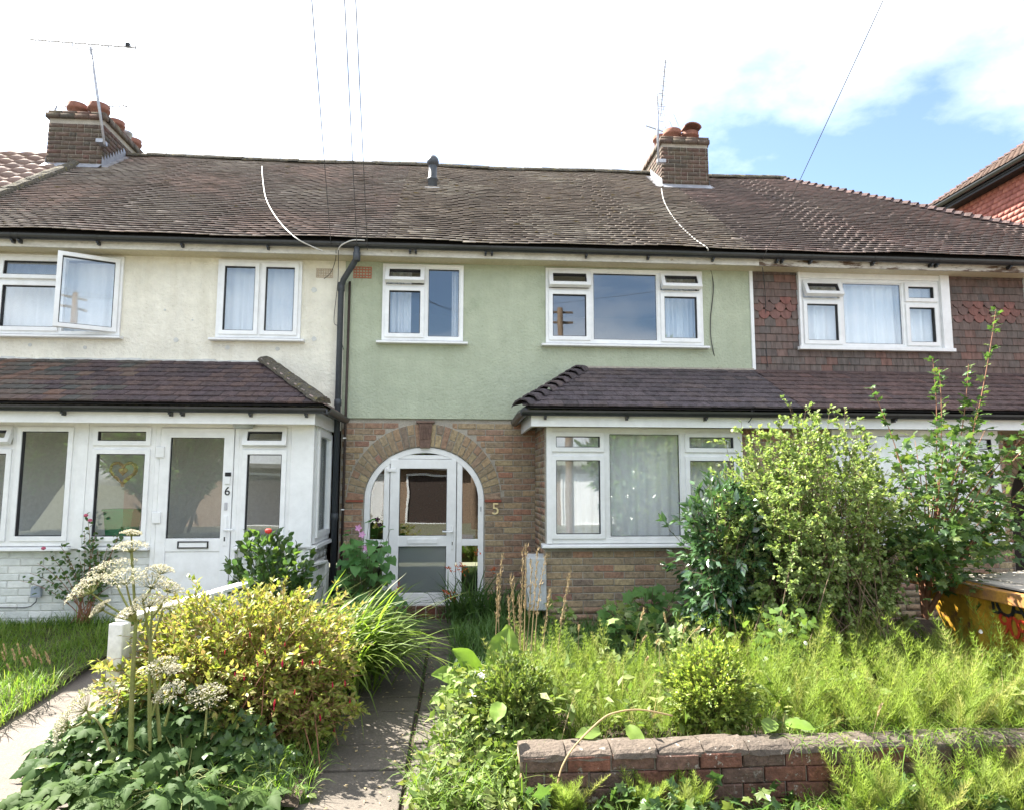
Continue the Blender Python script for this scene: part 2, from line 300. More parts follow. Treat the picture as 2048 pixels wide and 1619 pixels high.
m_anemone = leafm('anemone_leaf', k=1.6, ramp=[(.045,.115,.03),(.06,.14,.035),(.035,.095,.028)], src='rand', trans=.35)
m_pinkfl = pm('pink_petal', [(.6,.28,.5),(.66,.36,.56)], src='rand', mott=.1, rough=.7, trans=.3)
m_orangefl = pm('orange_petal', [(.62,.14,.02),(.55,.07,.02)], src='attr', mott=.1, rough=.6, trans=.3)
m_rosefl = pm('rose_petal', [(.6,.06,.05)], mott=.1, rough=.7, trans=.2); m_rosepink = pm('rose_petal_pink', [(.6,.14,.22)], mott=.1, rough=.7, trans=.2)
m_rose = leafm('rose_leaf', [(.04,.085,.03),(.06,.11,.035),(.09,.14,.03)], rough=.32, spec=.6)
m_currant = leafm('currant_leaf', [(.06,.14,.025),(.075,.16,.03),(.05,.12,.025)], src='rand', trans=.35)
m_horse = leafm('horsetail', [(.13,.185,.032),(.17,.21,.045),(.09,.14,.026),(.2,.2,.07),(.11,.165,.03),(.15,.2,.035),(.13,.19,.03)], trans=.38, rough=.7, spec=.1, k=1.5)
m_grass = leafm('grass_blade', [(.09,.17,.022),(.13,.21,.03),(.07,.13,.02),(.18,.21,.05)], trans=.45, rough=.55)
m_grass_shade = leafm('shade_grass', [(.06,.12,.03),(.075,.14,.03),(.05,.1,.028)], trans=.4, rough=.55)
m_dry = leafm('dry_grass', [(.34,.26,.14),(.42,.34,.2),(.27,.2,.1)], trans=.3, rough=.8, tcol=(1.1,1.05,.9))
m_seed = pm('dry_seed_head', [(.3,.22,.12),(.36,.28,.16),(.24,.17,.09)], src='attr', mott=.2, rough=.9, trans=.15)
m_cover = leafm('ground_cover_leaf', [(.1,.16,.03),(.14,.19,.045),(.08,.13,.03),(.18,.2,.06),(.12,.17,.05)], trans=.35, rough=.6)
m_dock = leafm('dock_leaf', [(.12,.2,.03),(.16,.23,.05),(.1,.16,.035)], src='rand', trans=.45)
m_bind = leafm('bindweed_leaf', [(.08,.14,.035),(.11,.17,.04)], trans=.4, rough=.4)
m_whitefl = pm('white_petal', [(.8,.8,.78)], mott=.05, rough=.7, trans=.3)
m_stem = pm('woody_stem', [(.12,.085,.055),(.17,.12,.08)], scale=8, mott=.3, rough=.85)
m_stem_red = pm('reddish_stem', [(.22,.1,.06),(.28,.14,.08)], scale=8, mott=.3, rough=.7)
m_stem_green = pm('green_stem', [(.1,.13,.04)], mott=.3, rough=.7)
m_tree_far = leafm('far_tree_leaf', k=2.2, ramp=[(.05,.09,.025),(.07,.12,.03),(.04,.07,.02)])
# ------------------------------------------------------------------ numpy mesh builder
def trimesh(name, V, T, mat, parent=None, rnd=None, smooth=False):
    V = np.ascontiguousarray(V, dtype=np.float32).reshape(-1, 3); T = np.ascontiguousarray(T, dtype=np.int32).reshape(-1, 3)
    me = bpy.data.meshes.new(name); me.vertices.add(len(V)); me.vertices.foreach_set('co', V.ravel())
    me.loops.add(T.size); me.loops.foreach_set('vertex_index', T.ravel())
    me.polygons.add(len(T)); me.polygons.foreach_set('loop_start', np.arange(0, T.size, 3, dtype=np.int32))
    if smooth: me.polygons.foreach_set('use_smooth', np.ones(len(T), dtype=bool))
    if rnd is not None:
        a = me.attributes.new('rnd', 'FLOAT', 'POINT'); a.data.foreach_set('value', np.ascontiguousarray(rnd, dtype=np.float32))
    me.materials.append(mat); me.update(calc_edges=True)
    o = bpy.data.objects.new(name, me); return link(o, parent)
BOX_T = np.array([(0,2,1),(0,3,2),(4,5,6),(4,6,7),(0,1,5),(0,5,4),(1,2,6),(1,6,5),(2,3,7),(2,7,6),(3,0,4),(3,4,7)])
def boxes(name, items, mat, parent, rng):
    """items: rows of 8 corners -> one joined mesh with a random value for each box"""
    V = np.array(items, dtype=np.float32); n = len(V)
    T = BOX_T[None]+8*np.arange(n)[:, None, None]
    o = trimesh(name, V, T, mat, parent, np.repeat(rng.random(n), 8)); o['kind'] = 'stuff'; return o
def corners(x0, x1, y0, y1, z0, z1): return [(x0,y0,z0),(x1,y0,z0),(x1,y1,z0),(x0,y1,z0),(x0,y0,z1),(x1,y0,z1),(x1,y1,z1),(x0,y1,z1)]
rng = np.random.default_rng(11)

# ------------------------------------------------------------------ ground
def structure(name, mb, mat, **k): return tag(mb.build(name, mat, **k), kind='structure')
GZ = -.06
structure('ground', MB().quad((-400,-400,-.2),(400,-400,-.2),(400,400,-.2),(-400,400,-.2)), m_ground)
structure('road', MB().box(-60,60,-16,-7.4,-.3,-.16), m_asphalt)
structure('pavement', MB().box(-60,60,-7.4,-5.36,-.3,-.085), m_drive)
def patch(name, x0, x1, y0, y1, zf, mat, nx=24, ny=24, bump=.03):
    mb = MB(); V = []; F = []
    for j in range(ny+1):
        for i in range(nx+1):
            x = x0+(x1-x0)*i/nx; y = y0+(y1-y0)*j/ny
            V.append((x, y, zf(x, y)+bump*(math.sin(x*7+y*3)*math.sin(y*9-x*4)+random.uniform(-.5,.5))))
    for j in range(ny):
        for i in range(nx): a = j*(nx+1)+i; F.append((a,a+1,a+nx+2,a+nx+1))
    mb.add(V, F); return structure(name, mb, mat, smooth=True)
patch('garden_bed', .12, 12, -4.82, .4, lambda x, y: .06+.05*(y+4.8)/4.8, m_soil, 60, 30)
patch('flower_bed', -2.0, -.82, -4.95, .0, lambda x, y: -.02+.04*(y+4.9)/4.9, m_soil, 20, 40)
patch('verge', .1, 14, -5.35, -4.95, lambda x, y: -.085, m_soil, 60, 6, .02)
patch('lawn', -14, -3.12, -4.6, .1, lambda x, y: .03+.16*max(0, (y+3.6))/2.6, m_turf, 50, 30, .015)
structure('drive', MB().add([(-3.4,-7.5,-.05),(-1.95,-7.5,-.05),(-1.95,-4.0,-.03),(-1.5,-.9,.09),(-3.4,-.9,.09),(-3.4,-4.0,-.03)], [(0,1,2,5),(5,2,3,4)]), m_drive)

# garden path of slabs and steps
path = structure('garden_path', MB().box(-.86,.06,-5.15,-.55,-.2,-.085), m_soil)
ys = [-.62,-1.28,-1.62,-2.3,-2.97,-3.32,-4.0,-4.42,-5.12]
for k in range(len(ys)-1):
    for x0, x1 in ((-.86,-.30),(-.27,.05)):
        if x0 > -.5 and k % 3 == 1: continue
        y1, y0 = ys[k], ys[k+1]
        if x0 > -.5 and k % 3 == 0: y0 = ys[min(k+2, len(ys)-1)]
        dx = .03*math.sin(k*2.1)
        me = MB().box(x0+dx*.2, x1+dx*.2, y0+.012, y1-.012, -.13, GZ+random.uniform(-.006,.006))
        me.build('paving_slab', m_concrete, path, bevel=.008, rot=(0, 0, 0))
structure('door_step', MB().box(-1.1,.28,-.56,.02,-.16,.0), m_concrete, bevel=.015)
thr = structure('threshold_step', MB().box(-.98,.12,-.10,.09,.0,.15), m_mortar)
for i in range(9):
    x = -.97+i*.121; MB().box(x, x+.108, -.112, .05, .012, .158).build('brick', m_brick_wall, thr, bevel=.004)

# ------------------------------------------------------------------ brickwork helpers
BL, BH, BJ = .235, .077, .011
def brick_mesh(seed, mat, ln=BL-BJ, h=BH-BJ, proud=.010):
    r = random.Random(seed); c = .005; j = lambda a: r.uniform(-a, a)
    V = [(c+j(.003),-proud+j(.002),c+j(.002)),(ln-c+j(.003),-proud+j(.002),c+j(.002)),(ln-c+j(.003),-proud+j(.002),h-c+j(.002)),(c+j(.003),-proud+j(.002),h-c+j(.002)),
         (0,-proud+.005,0),(ln,-proud+.005,0),(ln,-proud+.005,h),(0,-proud+.005,h),(0,.02,0),(ln,.02,0),(ln,.02,h),(0,.02,h)]
    F = [(0,1,2,3)]
    for a, b in ((0,4),(4,8)):
        for k in range(4): n = (k+1)%4; F.append((a+n, a+k, b+k, b+n))
    return MB().add(V, F).mesh('brick', mat)
def brickset(mat): return [brick_mesh(s, mat) for s in range(6)]
BR, BRW, BRG = brickset(m_brick), brickset(m_brick_white), brickset(m_brick_wall)
def lay(parent, meshes, spans, z0, z1, place, bl=BL, bh=BH, rot=0, name='brick'):
    """bricks row by row; spans(zlo, zhi) gives the runs; place(u, z) gives the world point of a run coordinate"""
    nr = int((z1-z0)/bh+.3); cnt = 0
    for r in range(nr):
        z = z0+r*bh
        for a, b in spans(z, z+bh):
            u = math.floor(a/bl)*bl-(bl/2 if r % 2 else 0)
            while u < b:
                s, e = max(u, a), min(u+bl-BJ, b)
                if e-s > .035:
                    dz = random.uniform(-.002, .002)
                    inst(name, random.choice(meshes), parent, place(s, z+dz), (0, 0, rot), ((e-s)/(bl-BJ), 1+random.uniform(-.5,.3), bh/BH))
                    cnt += 1
                u += bl
    return cnt
def lay_joined(parent, spans, z0, z1, y, mat, name='brickwork', bl=BL, bh=BH):
    it = []
    for r in range(int((z1-z0)/bh+.3)):
        z = z0+r*bh
        for a, b in spans(z, z+bh):
            u = math.floor(a/bl)*bl-(bl/2 if r % 2 else 0)
            while u < b:
                s, e = max(u, a), min(u+bl-BJ, b)
                if e-s > .03: it.append(corners(s, e, y-.009-random.uniform(0,.003), y+.01, z, z+bh-BJ))
                u += bl
    return boxes(name, it, mat, parent, rng)
m_brick_far = pm('stock_brick_far', stock, src='attr', mott=.45, mscale=28, rough=.88, bump=.4, bscale=70, spots=[(26,.58,.7,(.28,.2,.11))])

def panel(mb, x0, x1, z0, z1, y, opens, depth=.1):
    xs = sorted({x0, x1}|{v for o in opens for v in o[:2] if x0 < v < x1}); zs = sorted({z0, z1}|{v for o in opens for v in o[2:] if z0 < v < z1})
    for a, b in zip(xs, xs[1:]):
        for c, d in zip(zs, zs[1:]):
            cx, cz = (a+b)/2, (c+d)/2
            if not any(o[0] < cx < o[1] and o[2] < cz < o[3] for o in opens): mb.quad((a,y,c),(b,y,c),(b,y,d),(a,y,d))
    for a, b, c, d in opens:
        Y = y+depth
        mb.quad((a,y,c),(a,y,d),(a,Y,d),(a,Y,c)); mb.quad((b,y,d),(b,y,c),(b,Y,c),(b,Y,d))
        mb.quad((a,y,d),(b,y,d),(b,Y,d),(a,Y,d)); mb.quad((b,y,c),(a,y,c),(a,Y,c),(b,Y,c))
    return mb
def room(parent, x0, x1, y0, y1, z0, z1, paint=None):
    mb = MB(); mb.quad((x0,y1,z0),(x1,y1,z0),(x1,y1,z1),(x0,y1,z1)); mb.quad((x0,y0,z0),(x0,y1,z0),(x0,y1,z1),(x0,y0,z1))
    mb.quad((x1,y1,z0),(x1,y0,z0),(x1,y0,z1),(x1,y1,z1)); mb.quad((x0,y0,z1),(x1,y0,z1),(x1,y1,z1),(x0,y1,z1))
    mb.cur = 1; mb.quad((x0,y0,z0),(x1,y0,z0),(x1,y1,z0),(x0,y1,z0)); return mb.build('interior', [paint or m_room, m_room_dark], parent)

# ------------------------------------------------------------------ windows
def glazing(win, x0, x1, z0, z1, y, sash, ang=0, hinge='top', mat=None, w=.052):
    """one light of a window: a sash ring (or a bead) with seal and pane; ang opens it about its hinge"""
    mat = mat or m_glass
    if hinge == 'top': loc, rot, ox, oz = (x0, y-.03, z1), (-R(ang), 0, 0), x0, z1
    else: loc, rot, ox, oz = (x1, y-.03, z0), (0, 0, R(ang)), x1, z0
    a, b, c, d = x0-ox, x1-ox, z0-oz, z1-oz
    k = w if sash else .014
    fy0, fy1 = (-.022, .045) if sash else (.008, .045)
    MB().ring(a, b, c, d, k, fy0, fy1).build('sash' if sash else 'bead', m_upvc, win, bevel=.005, loc=loc, rot=rot)
    MB().ring(a+k, b-k, c+k, d-k, .007, fy0+.012, .04).build('seal', m_seal, win, loc=loc, rot=rot)
    MB().box(a+k+.004, b-k-.004, .018, .024, c+k+.004, d-k-.004).build('pane', mat, win, loc=loc, rot=rot)
def window(parent, x0, x1, z0, z1, y, cols, sill=True, fw=.045, sx=.06, name='window', surround=0):
    mb = MB().ring(x0, x1, z0, z1, fw, y-.03, y+.04)
    xs = [c[0] for c in cols]+[x1-fw/2]
    win = None; cells = []
    for i, (cx, rows) in enumerate(cols):
        a = x0+fw if i == 0 else cx+fw/2; b = x1-fw if i == len(cols)-1 else cols[i+1][0]-fw/2
        if i: mb.box(cx-fw/2, cx+fw/2, y-.028, y+.038, z0+fw-.002, z1-fw+.002)
        zt = z1-fw
        for j, (zb, sash, ang, hinge) in enumerate(rows):
            last = j == len(rows)-1
            zbot = z0+fw if last else zb+fw/2
            if not last: mb.box(a-.002, b+.002, y-.026, y+.036, zb-fw/2, zb+fw/2)
            cells.append((a-.008 if sash else a, b+.008 if sash else b, zbot-(.008 if sash else 0), zt+(.008 if sash else 0), sash, ang, hinge)); zt = zb-fw/2
    win = mb.build(name, m_upvc, parent, bevel=.004)
    for a, b, c, d, sash, ang, hinge in cells: glazing(win, a, b, c, d, y, sash, ang, hinge)
    if sill: MB().add([(x0-sx,y-.10,z0-.045),(x1+sx,y-.10,z0-.045),(x1+sx,y+.03,z0-.045),(x0-sx,y+.03,z0-.045),(x0-sx,y-.10,z0-.018),(x1+sx,y-.10,z0-.018),(x1+sx,y+.03,z0+.002),(x0-sx,y+.03,z0+.002)],
              [(0,3,2,1),(4,5,6,7),(0,1,5,4),(1,2,6,5),(2,3,7,6),(3,0,4,7)]).build('sill', m_upvc, win, bevel=.005)
    return win
def curtain(label, x0, x1, z0, z1, y, folds, amp=.035, mat=None, gather=0, cat='curtain', group=None):
    mb = MB(); nx = folds*8; V = []; F = []; ph = random.uniform(0, 6)
    for j in range(9):
        t = j/8; z = z1+(z0-z1)*t
        for i in range(nx+1):
            u = i/nx; x = x0+(x1-x0)*u
            if gather: x = x0+(x1-x0)*(u*(1-gather*math.sin(math.pi*min(t*1.25,1)))+ (0 if gather > 0 else 0))
            a = 2*math.pi*folds*u+ph+.5*math.sin(3*u*math.pi+ph)
            V.append((x, y+amp*(.55+.45*t)*math.sin(a)*(1+.4*math.sin(a*.37+1)), z))
    for j in range(8):
        for i in range(nx): p = j*(nx+1)+i; F.append((p,p+1,p+nx+2,p+nx+1))
    o = mb.add(V, F).build('net_curtain', mat or m_curtain, smooth=True); return tag(o, label, cat, group)

# ------------------------------------------------------------------ roofs, gutters
EY, EZ, RY, RZ = -.42, 4.62, 3.42, 7.335          # main roof: eave and ridge
ST = math.atan2(RZ-EZ, RY-EY); SL = math.hypot(RZ-EZ, RY-EY)
def roof_tiles(parent, mat, x0, x1, gauge=.1, tw=.165, hip=None, name='roof_tiles', sag=0.0, seed=1, rough=1.0):
    g = np.random.default_rng(seed); rows = int(SL/gauge); it = []
    cs, sn = math.cos(ST), math.sin(ST)
    drop = lambda x: -.02*math.sin(x*1.7+.4)-.012*math.sin(x*4.1)
    for r in range(rows+1):
        s0 = r*gauge-.03; wob = g.uniform(0, 6)
        xe = x1(s0) if callable(x1) else x1
        n = int((xe-x0)/tw)+1
        xa = x0+np.arange(n+1)*tw-(tw/2 if r % 2 else 0)-g.uniform(0, .06)
        for x in xa:
            a, b = max(x, x0), min(x+tw-.0008, xe)
            if b-a < .02: continue
            ds = g.normal(0, .0014*rough)+.005*math.sin(x*1.3+wob); lift = .05+g.normal(0, .0012*rough); tl = g.normal(0, .0008*rough)
            if g.random() < .02: ds -= g.uniform(.008, .03)*rough
            s, e = s0+ds, s0+gauge+.05
            k = drop((a+b)/2)
            def P(xx, ss, h): return (xx, EY+ss*cs-h*sn, EZ+ss*sn+h*cs+k*.6)
            it.append([P(a,s,lift-.014+tl),P(b,s,lift-.014-tl),P(b,e,-.004),P(a,e,-.004),P(a,s,lift+tl),P(b,s,lift-tl),P(b,e,.012),P(a,e,.012)])
    o = boxes(name, it, mat, parent, g)
    # weathering runs in drifts, so neighbours are alike
    c = np.array(it).mean(1); v = .5+.14*np.sin(c[:, 0]*1.9+seed)*np.sin(c[:, 1]*2.3+c[:, 0]*.7)+g.normal(0, .06, len(c))
    o.data.attributes['rnd'].data.foreach_set('value', np.repeat(np.clip(v, 0, 1), 8).astype(np.float32)); return o
def deck(parent, x0, x1, back=True, xr=None):
    xr = x1 if xr is None else xr
    mb = MB().quad((x0,EY,EZ-.03),(x1,EY,EZ-.03),(xr,RY,RZ-.03),(x0,RY,RZ-.03))
    mb.quad((x0,2*RY-EY,EZ-.03),(x0,RY,RZ-.031),(xr,RY,RZ-.031),(x1,2*RY-EY,EZ-.03))
    if xr != x1: mb.add([(x1,EY,EZ-.03),(x1,2*RY-EY,EZ-.03),(xr,RY,RZ-.03)], [(0,1,2)])
    return mb.build('roof', m_deck, parent)
def halfround(seed, r=.1, ln=.33, mat=None, n=8):
    g = random.Random(seed); mb = MB(); prof = []
    for i in range(n+1):
        a = math.pi*i/n; rr = r*(1+g.uniform(-.05,.05)); prof.append((rr*math.cos(a), rr*math.sin(a)*.85))
    V = []; F = []
    for k in range(4):
        x = ln*k/3
        for u, v in prof: V.append((x+g.uniform(-.006,.006), u*(1+.02*k), v+g.uniform(-.008,.008)))
    for k in range(3):
        for i in range(n): a = k*(n+1)+i; F.append((a,a+1,a+n+2,a+n+1))
    F += [tuple(range(n,-1,-1)), tuple(3*(n+1)+i for i in range(n+1))]
    return mb.add(V, F).mesh('ridge_tile', mat or m_moss)
RIDGE = [halfround(s) for s in range(5)]
def gutter(parent, pts, r=.058, br=None, drop=.0):
    o = [(r*math.cos(math.pi+math.pi*i/8), r*math.sin(math.pi+math.pi*i/8)) for i in range(9)]
    i_ = [(.88*u, .88*v) for u, v in o][::-1]
    g = MB().sweep(o+i_, pts).build('gutter', m_gutter, parent, smooth=False)
    if br:
        me = BRACKET
        for x in br: inst('gutter_bracket', me, g, (x, pts[0][1], pts[0][2]))
    return g
mb = MB(); ang = [math.pi+math.pi*i/8 for i in range(9)]
mb.prism([(0,0),(.001,0)], 0, 0) if False else None
V = [(x, -.064*math.cos(a), .064*math.sin(a)) for x in (-.014,.014) for a in ang]; F = [(i,i+1,10+i,9+i) for i in range(8)]
mb.add(V, F); mb.box(-.012,.012,.02,.10,-.095,-.05); mb.box(-.013,.013,-.01,.03,-.078,-.056)
BRACKET = mb.mesh('gutter_bracket', m_gutter)
MAINR = RY
def ridge_run(parent, x0, x1):
    x = x0
    while x < x1-.05:
        inst('ridge_tile', random.choice(RIDGE), parent, (x, RY, RZ+.012+random.uniform(-.008,.008)-.012*math.sin(x*1.7+.4)), (0, 0, random.uniform(-.03,.03)), (min(1, (x1-x)/.33), 1, 1)); x += .327

LE = (-1.3, 2.475)
def lean_tiles(parent, mats, xl, xr, ztop=3.12, gauge=.163, tw=.166):
    """lean-to roof, each tile an object; xl, xr give the ends at slope fraction t"""
    run, rise = -LE[0], ztop-LE[1]; sl = math.hypot(run, rise); th = math.atan2(rise, run); n = int(sl/gauge)+1; g = sl/n
    meshes = []
    for s in range(5):
        q = random.Random(s); t = .02
        j = lambda: q.uniform(-.0025,.0025)
        V = [(0,0,j()),(tw-.004,0,j()),(tw-.004,g+.05,0),(0,g+.05,0),(.001,j()*2,t+j()),(tw/2,j()*2,t+.004),(tw-.005,j()*2,t+j()),(tw-.004,g+.05,t),(tw/2,g+.05,t+.003),(0,g+.05,t)]
        meshes.append([MB().add(V, [(0,1,6,5,4),(4,5,8,9),(5,6,7,8),(1,2,7,6),(3,0,4,9)]).mesh('roof_tile', m_) for m_ in mats])
    for r in range(n):
        t = r/n; s = r*g; a, b = xl(t), xr(t); x = a-random.uniform(0, tw) if r % 2 else a-tw/2*0
        x = math.floor(a/tw)*tw+(tw/2 if r % 2 else 0)
        while x < b:
            lo, hi = max(x, a), min(x+tw, b)
            if hi-lo > .03:
                h = .022
                inst('roof_tile', random.choice(meshes)[0 if len(mats) == 1 else (1 if random.random() < max(0, min(1, (-3.6-lo)/1.3)) else 0)], parent,
                     (lo, LE[0]+s*math.cos(th)-h*math.sin(th), LE[1]+s*math.sin(th)+h*math.cos(th)), (th-.085+random.uniform(-.008,.008), random.uniform(-.012,.012), random.uniform(-.01,.01)), ((hi-lo)/tw, 1, 1))
            x += tw

# ------------------------------------------------------------------ chimneys
def chimney(parent, x0, x1, y0, y1, zb, zt, seed=3):
    g = random.Random(seed)
    c = MB().box(x0, x1, y0, y1, zb, zt+.04).build('chimney', m_mortar, parent)
    it = []; bh = .075; n = int((zt-zb)/bh)
    for r in range(n):
        z = zb+r*bh
        for face in range(3):
            lo, hi = (x0, x1) if face == 0 else (y0, y1)
            u = lo-(.112 if r % 2 else 0)
            while u < hi:
                a, b = max(u, lo), min(u+(.214 if (r+int(u*9)) % 3 else .102), hi); u = b+.011
                p = .007+g.uniform(0,.005)
                if b-a < .03: continue
                if face == 0: it.append(corners(a, b, y0-p, y0+.02, z, z+bh-.011))
                elif face == 1: it.append(corners(x1-.02, x1+p, a, b, z, z+bh-.011))
                else: it.append(corners(x0-p, x0+.02, a, b, z, z+bh-.011))
    for k, (o, h) in enumerate(((.045,.075),(.02,.05))):
        z = zt+.002+k*.077
        u = x0-o
        while u < x1+o-.03: it.append(corners(u, min(u+.215, x1+o), y0-o-g.uniform(0,.006), y0+.1, z, z+h)); u += .226
        for sx, d in ((x0-o, 1), (x1+o, -1)):
            u = y0-o+.112
            while u < y1+o-.03: it.append(corners(min(sx, sx+d*.1), max(sx, sx+d*.1), u, min(u+.215, y1+o), z, z+h)); u += .226
    boxes('brickwork', it, m_brick_chim, c, rng)
    MB().add([(x0-.01,y0-.01,zt+.12),(x1+.01,y0-.01,zt+.12),(x1+.01,y1+.01,zt+.12),(x0-.01,y1+.01,zt+.12),(x0+.15,y0+.15,zt+.17),(x1-.15,y0+.15,zt+.17),(x1-.15,y1-.15,zt+.17),(x0+.15,y1-.15,zt+.17)],
             [(0,3,2,1),(4,5,6,7),(0,1,5,4),(1,2,6,5),(2,3,7,6),(3,0,4,7)]).build('flaunching', m_moss, c)
    rz = lambda y: EZ+(y-EY)*math.tan(ST)+.03
    yf = y0-.015
    MB().add([(x0-.02,yf-.12,rz(yf-.12)+.035),(x1+.02,yf-.12,rz(yf-.12)+.035),(x1+.02,yf,rz(yf)+.06),(x0-.02,yf,rz(yf)+.06),(x1+.03,yf,rz(yf)-.1),(x0-.03,yf,rz(yf)-.1)], [(0,1,2,3)]).build('flashing', m_lead, c)
    return c, rz
def steps(c, x, y0, y1, rz, side, mat, saw=True):
    mb = MB(); n = 9; e = .014*side
    for k in range(n):
        a, b = y0+(y1-y0)*k/n, y0+(y1-y0)*(k+1)/n; q = x+e
        if saw: mb.add([(q,a,rz(a)-.03),(q,b,rz(b)-.03),(q,b,rz(b)+.10),(q,a,rz(a)+.20)], [(0,1,2,3)])
        else: mb.add([(q,a,rz(a)-.03),(q,b,rz(b)-.03),(q,b,rz(b)+.15),(q,a,rz(a)+.15)], [(0,1,2,3)])
    mb.add([(x+e,y0,rz(y0)+.02),(x+.11*side,y0,rz(y0)+.012),(x+.11*side,y1,rz(y1)+.012),(x+e,y1,rz(y1)+.02)], [(0,1,2,3)])
    mb.build('flashing', mat, c)
def pot_mesh(r, h, seed):
    return MB().lathe([(r*.8,0),(r*.85,h*.6),(r*1.05,h*.66),(r*1.08,h*.78),(r*.98,h*.84),(r*1.04,h),(r*.86,h),(r*.8,h*.4)], (0,0,0), 18).mesh('chimney_pot', m_pot, True)
# ================================================================== house 5, sage green
W_TOP, W_BOT = 4.45, 3.45
SOF = 4.475
h5 = thing('terraced_house', 'sage green rendered middle house with arched white front door numbered 5', 'house', (1.2, 0, 0))
H5L, H5R = -1.46, 3.88
win5 = [(-.985,.05,W_BOT,W_TOP),(1.12,3.215,W_BOT,W_TOP)]
mb = panel(MB(), H5L, H5R, 2.46, SOF+.1, -.022, win5, .1)
mb.quad((H5L,.0,2.452),(1.0,.0,2.452),(1.0,-.03,2.458),(H5L,-.03,2.458))
mb.build('render_wall', m_green, h5)
# ground floor wall with the arched opening
AC, ASP, AA, AB = -.413, 1.45, .748, .655
def arch(a, b, t): return AC+a*math.cos(t), ASP+b*math.sin(t)
mb = MB(); X0, X1 = H5L, .99
mb.quad((X0,0,-.1),(AC-AA,0,-.1),(AC-AA,0,ASP),(X0,0,ASP)); mb.quad((AC+AA,0,-.1),(X1,0,-.1),(X1,0,ASP),(AC+AA,0,ASP))
n = 40
for k in range(n):
    (xa, za), (xb, zb) = arch(AA, AB, math.pi*(1-k/n)), arch(AA, AB, math.pi*(1-(k+1)/n))
    mb.quad((xa,0,za),(xb,0,zb),(xb,0,2.46),(xa,0,2.46)); mb.quad((xa,0,za),(xa,.11,za),(xb,.11,zb),(xb,0,zb))
mb.quad((X0,0,ASP),(AC-AA,0,ASP),(AC-AA,0,2.46),(X0,0,2.46)); mb.quad((AC+AA,0,ASP),(X1,0,ASP),(X1,0,2.46),(AC+AA,0,2.46))
for s in (-1, 1): mb.quad((AC+s*AA,0,-.1),(AC+s*AA,.11,-.1),(AC+s*AA,.11,ASP),(AC+s*AA,0,ASP))
wall5 = mb.build('brick_wall', m_mortar, h5)
EA, EB = .955, .945
def spans5(zl, zh):
    a, b = H5L+.01, .985
    if zl < ASP: hw = AA+.012
    elif zl < ASP+EB: hw = EA*math.sqrt(max(0, 1-((zl-ASP)/EB)**2))+.012
    else: return [(a, b)]
    return [(a, AC-hw), (AC+hw, b)]
lay_joined(wall5, spans5, -.05, .33, 0, m_brick_far)
lay(wall5, BR, spans5, .335, 2.45, lambda u, z: (u, 0, z))
NV = 31
for k in range(NV):
    t0, t1 = math.pi*k/NV, math.pi*(k+1)/NV
    if k == NV//2: continue
    jt = .0075/EA*1.0; a0, a1 = t0+jt, t1-jt
    cut = random.uniform(.42, .58) if k % 2 else None
    for lo, hi in ([(0.03, cut-.03), (cut+.03, 1.0)] if cut else [(0.03, 1.0)]):
        P = lambda t, f: (arch(AA, AB, t)[0]*(1-f)+arch(EA, EB, t)[0]*f, arch(AA, AB, t)[1]*(1-f)+arch(EA, EB, t)[1]*f)
        MB().prism([P(a0, lo), P(a0, hi), P(a1, hi), P(a1, lo)][::-1], -.013-random.uniform(0,.004), .03).build('brick', m_brick, wall5, bevel=.003)
# thin cement fillet round the extrados
mb = MB()
for k in range(n):
    t0, t1 = math.pi*(1-k/n), math.pi*(1-(k+1)/n)
    A, B, C_, D = arch(EA, EB, t0), arch(EA, EB, t1), arch(EA+.016, EB+.016, t1), arch(EA+.016, EB+.016, t0)
    mb.quad(*[(p[0], -.008, p[1]) for p in (A, B, C_, D)])
mb.build('cement_fillet', m_mortar, wall5)
# keystone with fluting and cap, creasing tiles at the springing
ks = MB().prism([(AC-.062,2.09),(AC+.062,2.09),(AC+.088,2.40),(AC-.088,2.40)], -.045, .02)
ks = ks.build('keystone', m_key, wall5, bevel=.004)
for i in range(6):
    f = (i+.5)/6*2-1
    MB().prism([(AC+f*.05-.005,2.2),(AC+f*.05+.005,2.2),(AC+f*.076+.007,2.385),(AC+f*.076-.007,2.385)], -.056, -.04).build('flute', m_key, ks)
MB().box(AC-.115,AC+.115,-.06,.02,2.402,2.43).build('keystone_cap', m_key, wall5, bevel=.004)
for s in (-1, 1):
    x = AC+s*.86; MB().box(x-.105,x+.105,-.03,.02,1.415,1.445).build('creasing_tile', m_redtile, wall5, bevel=.003)
# arched door set
DY = .045
fr = MB(); fw = .075
def aring(mb, a0, b0, a1, b1, y0, y1):
    for k in range(n):
        t0, t1 = math.pi*(1-k/n), math.pi*(1-(k+1)/n)
        q = [arch(a0,b0,t0), arch(a0,b0,t1), arch(a1,b1,t1), arch(a1,b1,t0)]
        f = [(p[0],y0,p[1]) for p in q]; g = [(p[0],y1,p[1]) for p in q]
        mb.add(f+g, [(0,1,2,3),(0,4,5,1),(2,6,7,3)])
aring(fr, AA-.004, AB-.004, AA-fw, AB-fw, DY-.035, DY+.04)
for s in (-1, 1):
    xa, xb = sorted((AC+s*(AA-.004), AC+s*(AA-fw))); fr.box(xa, xb, DY-.035, DY+.04, .165, ASP)
DL, DR = -.855, -.005     # door leaf with its frame
htop = lambda x, o=fw: ASP+(AB-o)*math.sqrt(max(0, 1-((x-AC)/(AA-o))**2))
for xc in (DL-.03, DR+.03): fr.box(xc-.034, xc+.034, DY-.030, DY+.038, .165, htop(xc)+.02)
fr.box(DL-.02, DR+.02, DY-.028, DY+.036, 1.955, 2.005)
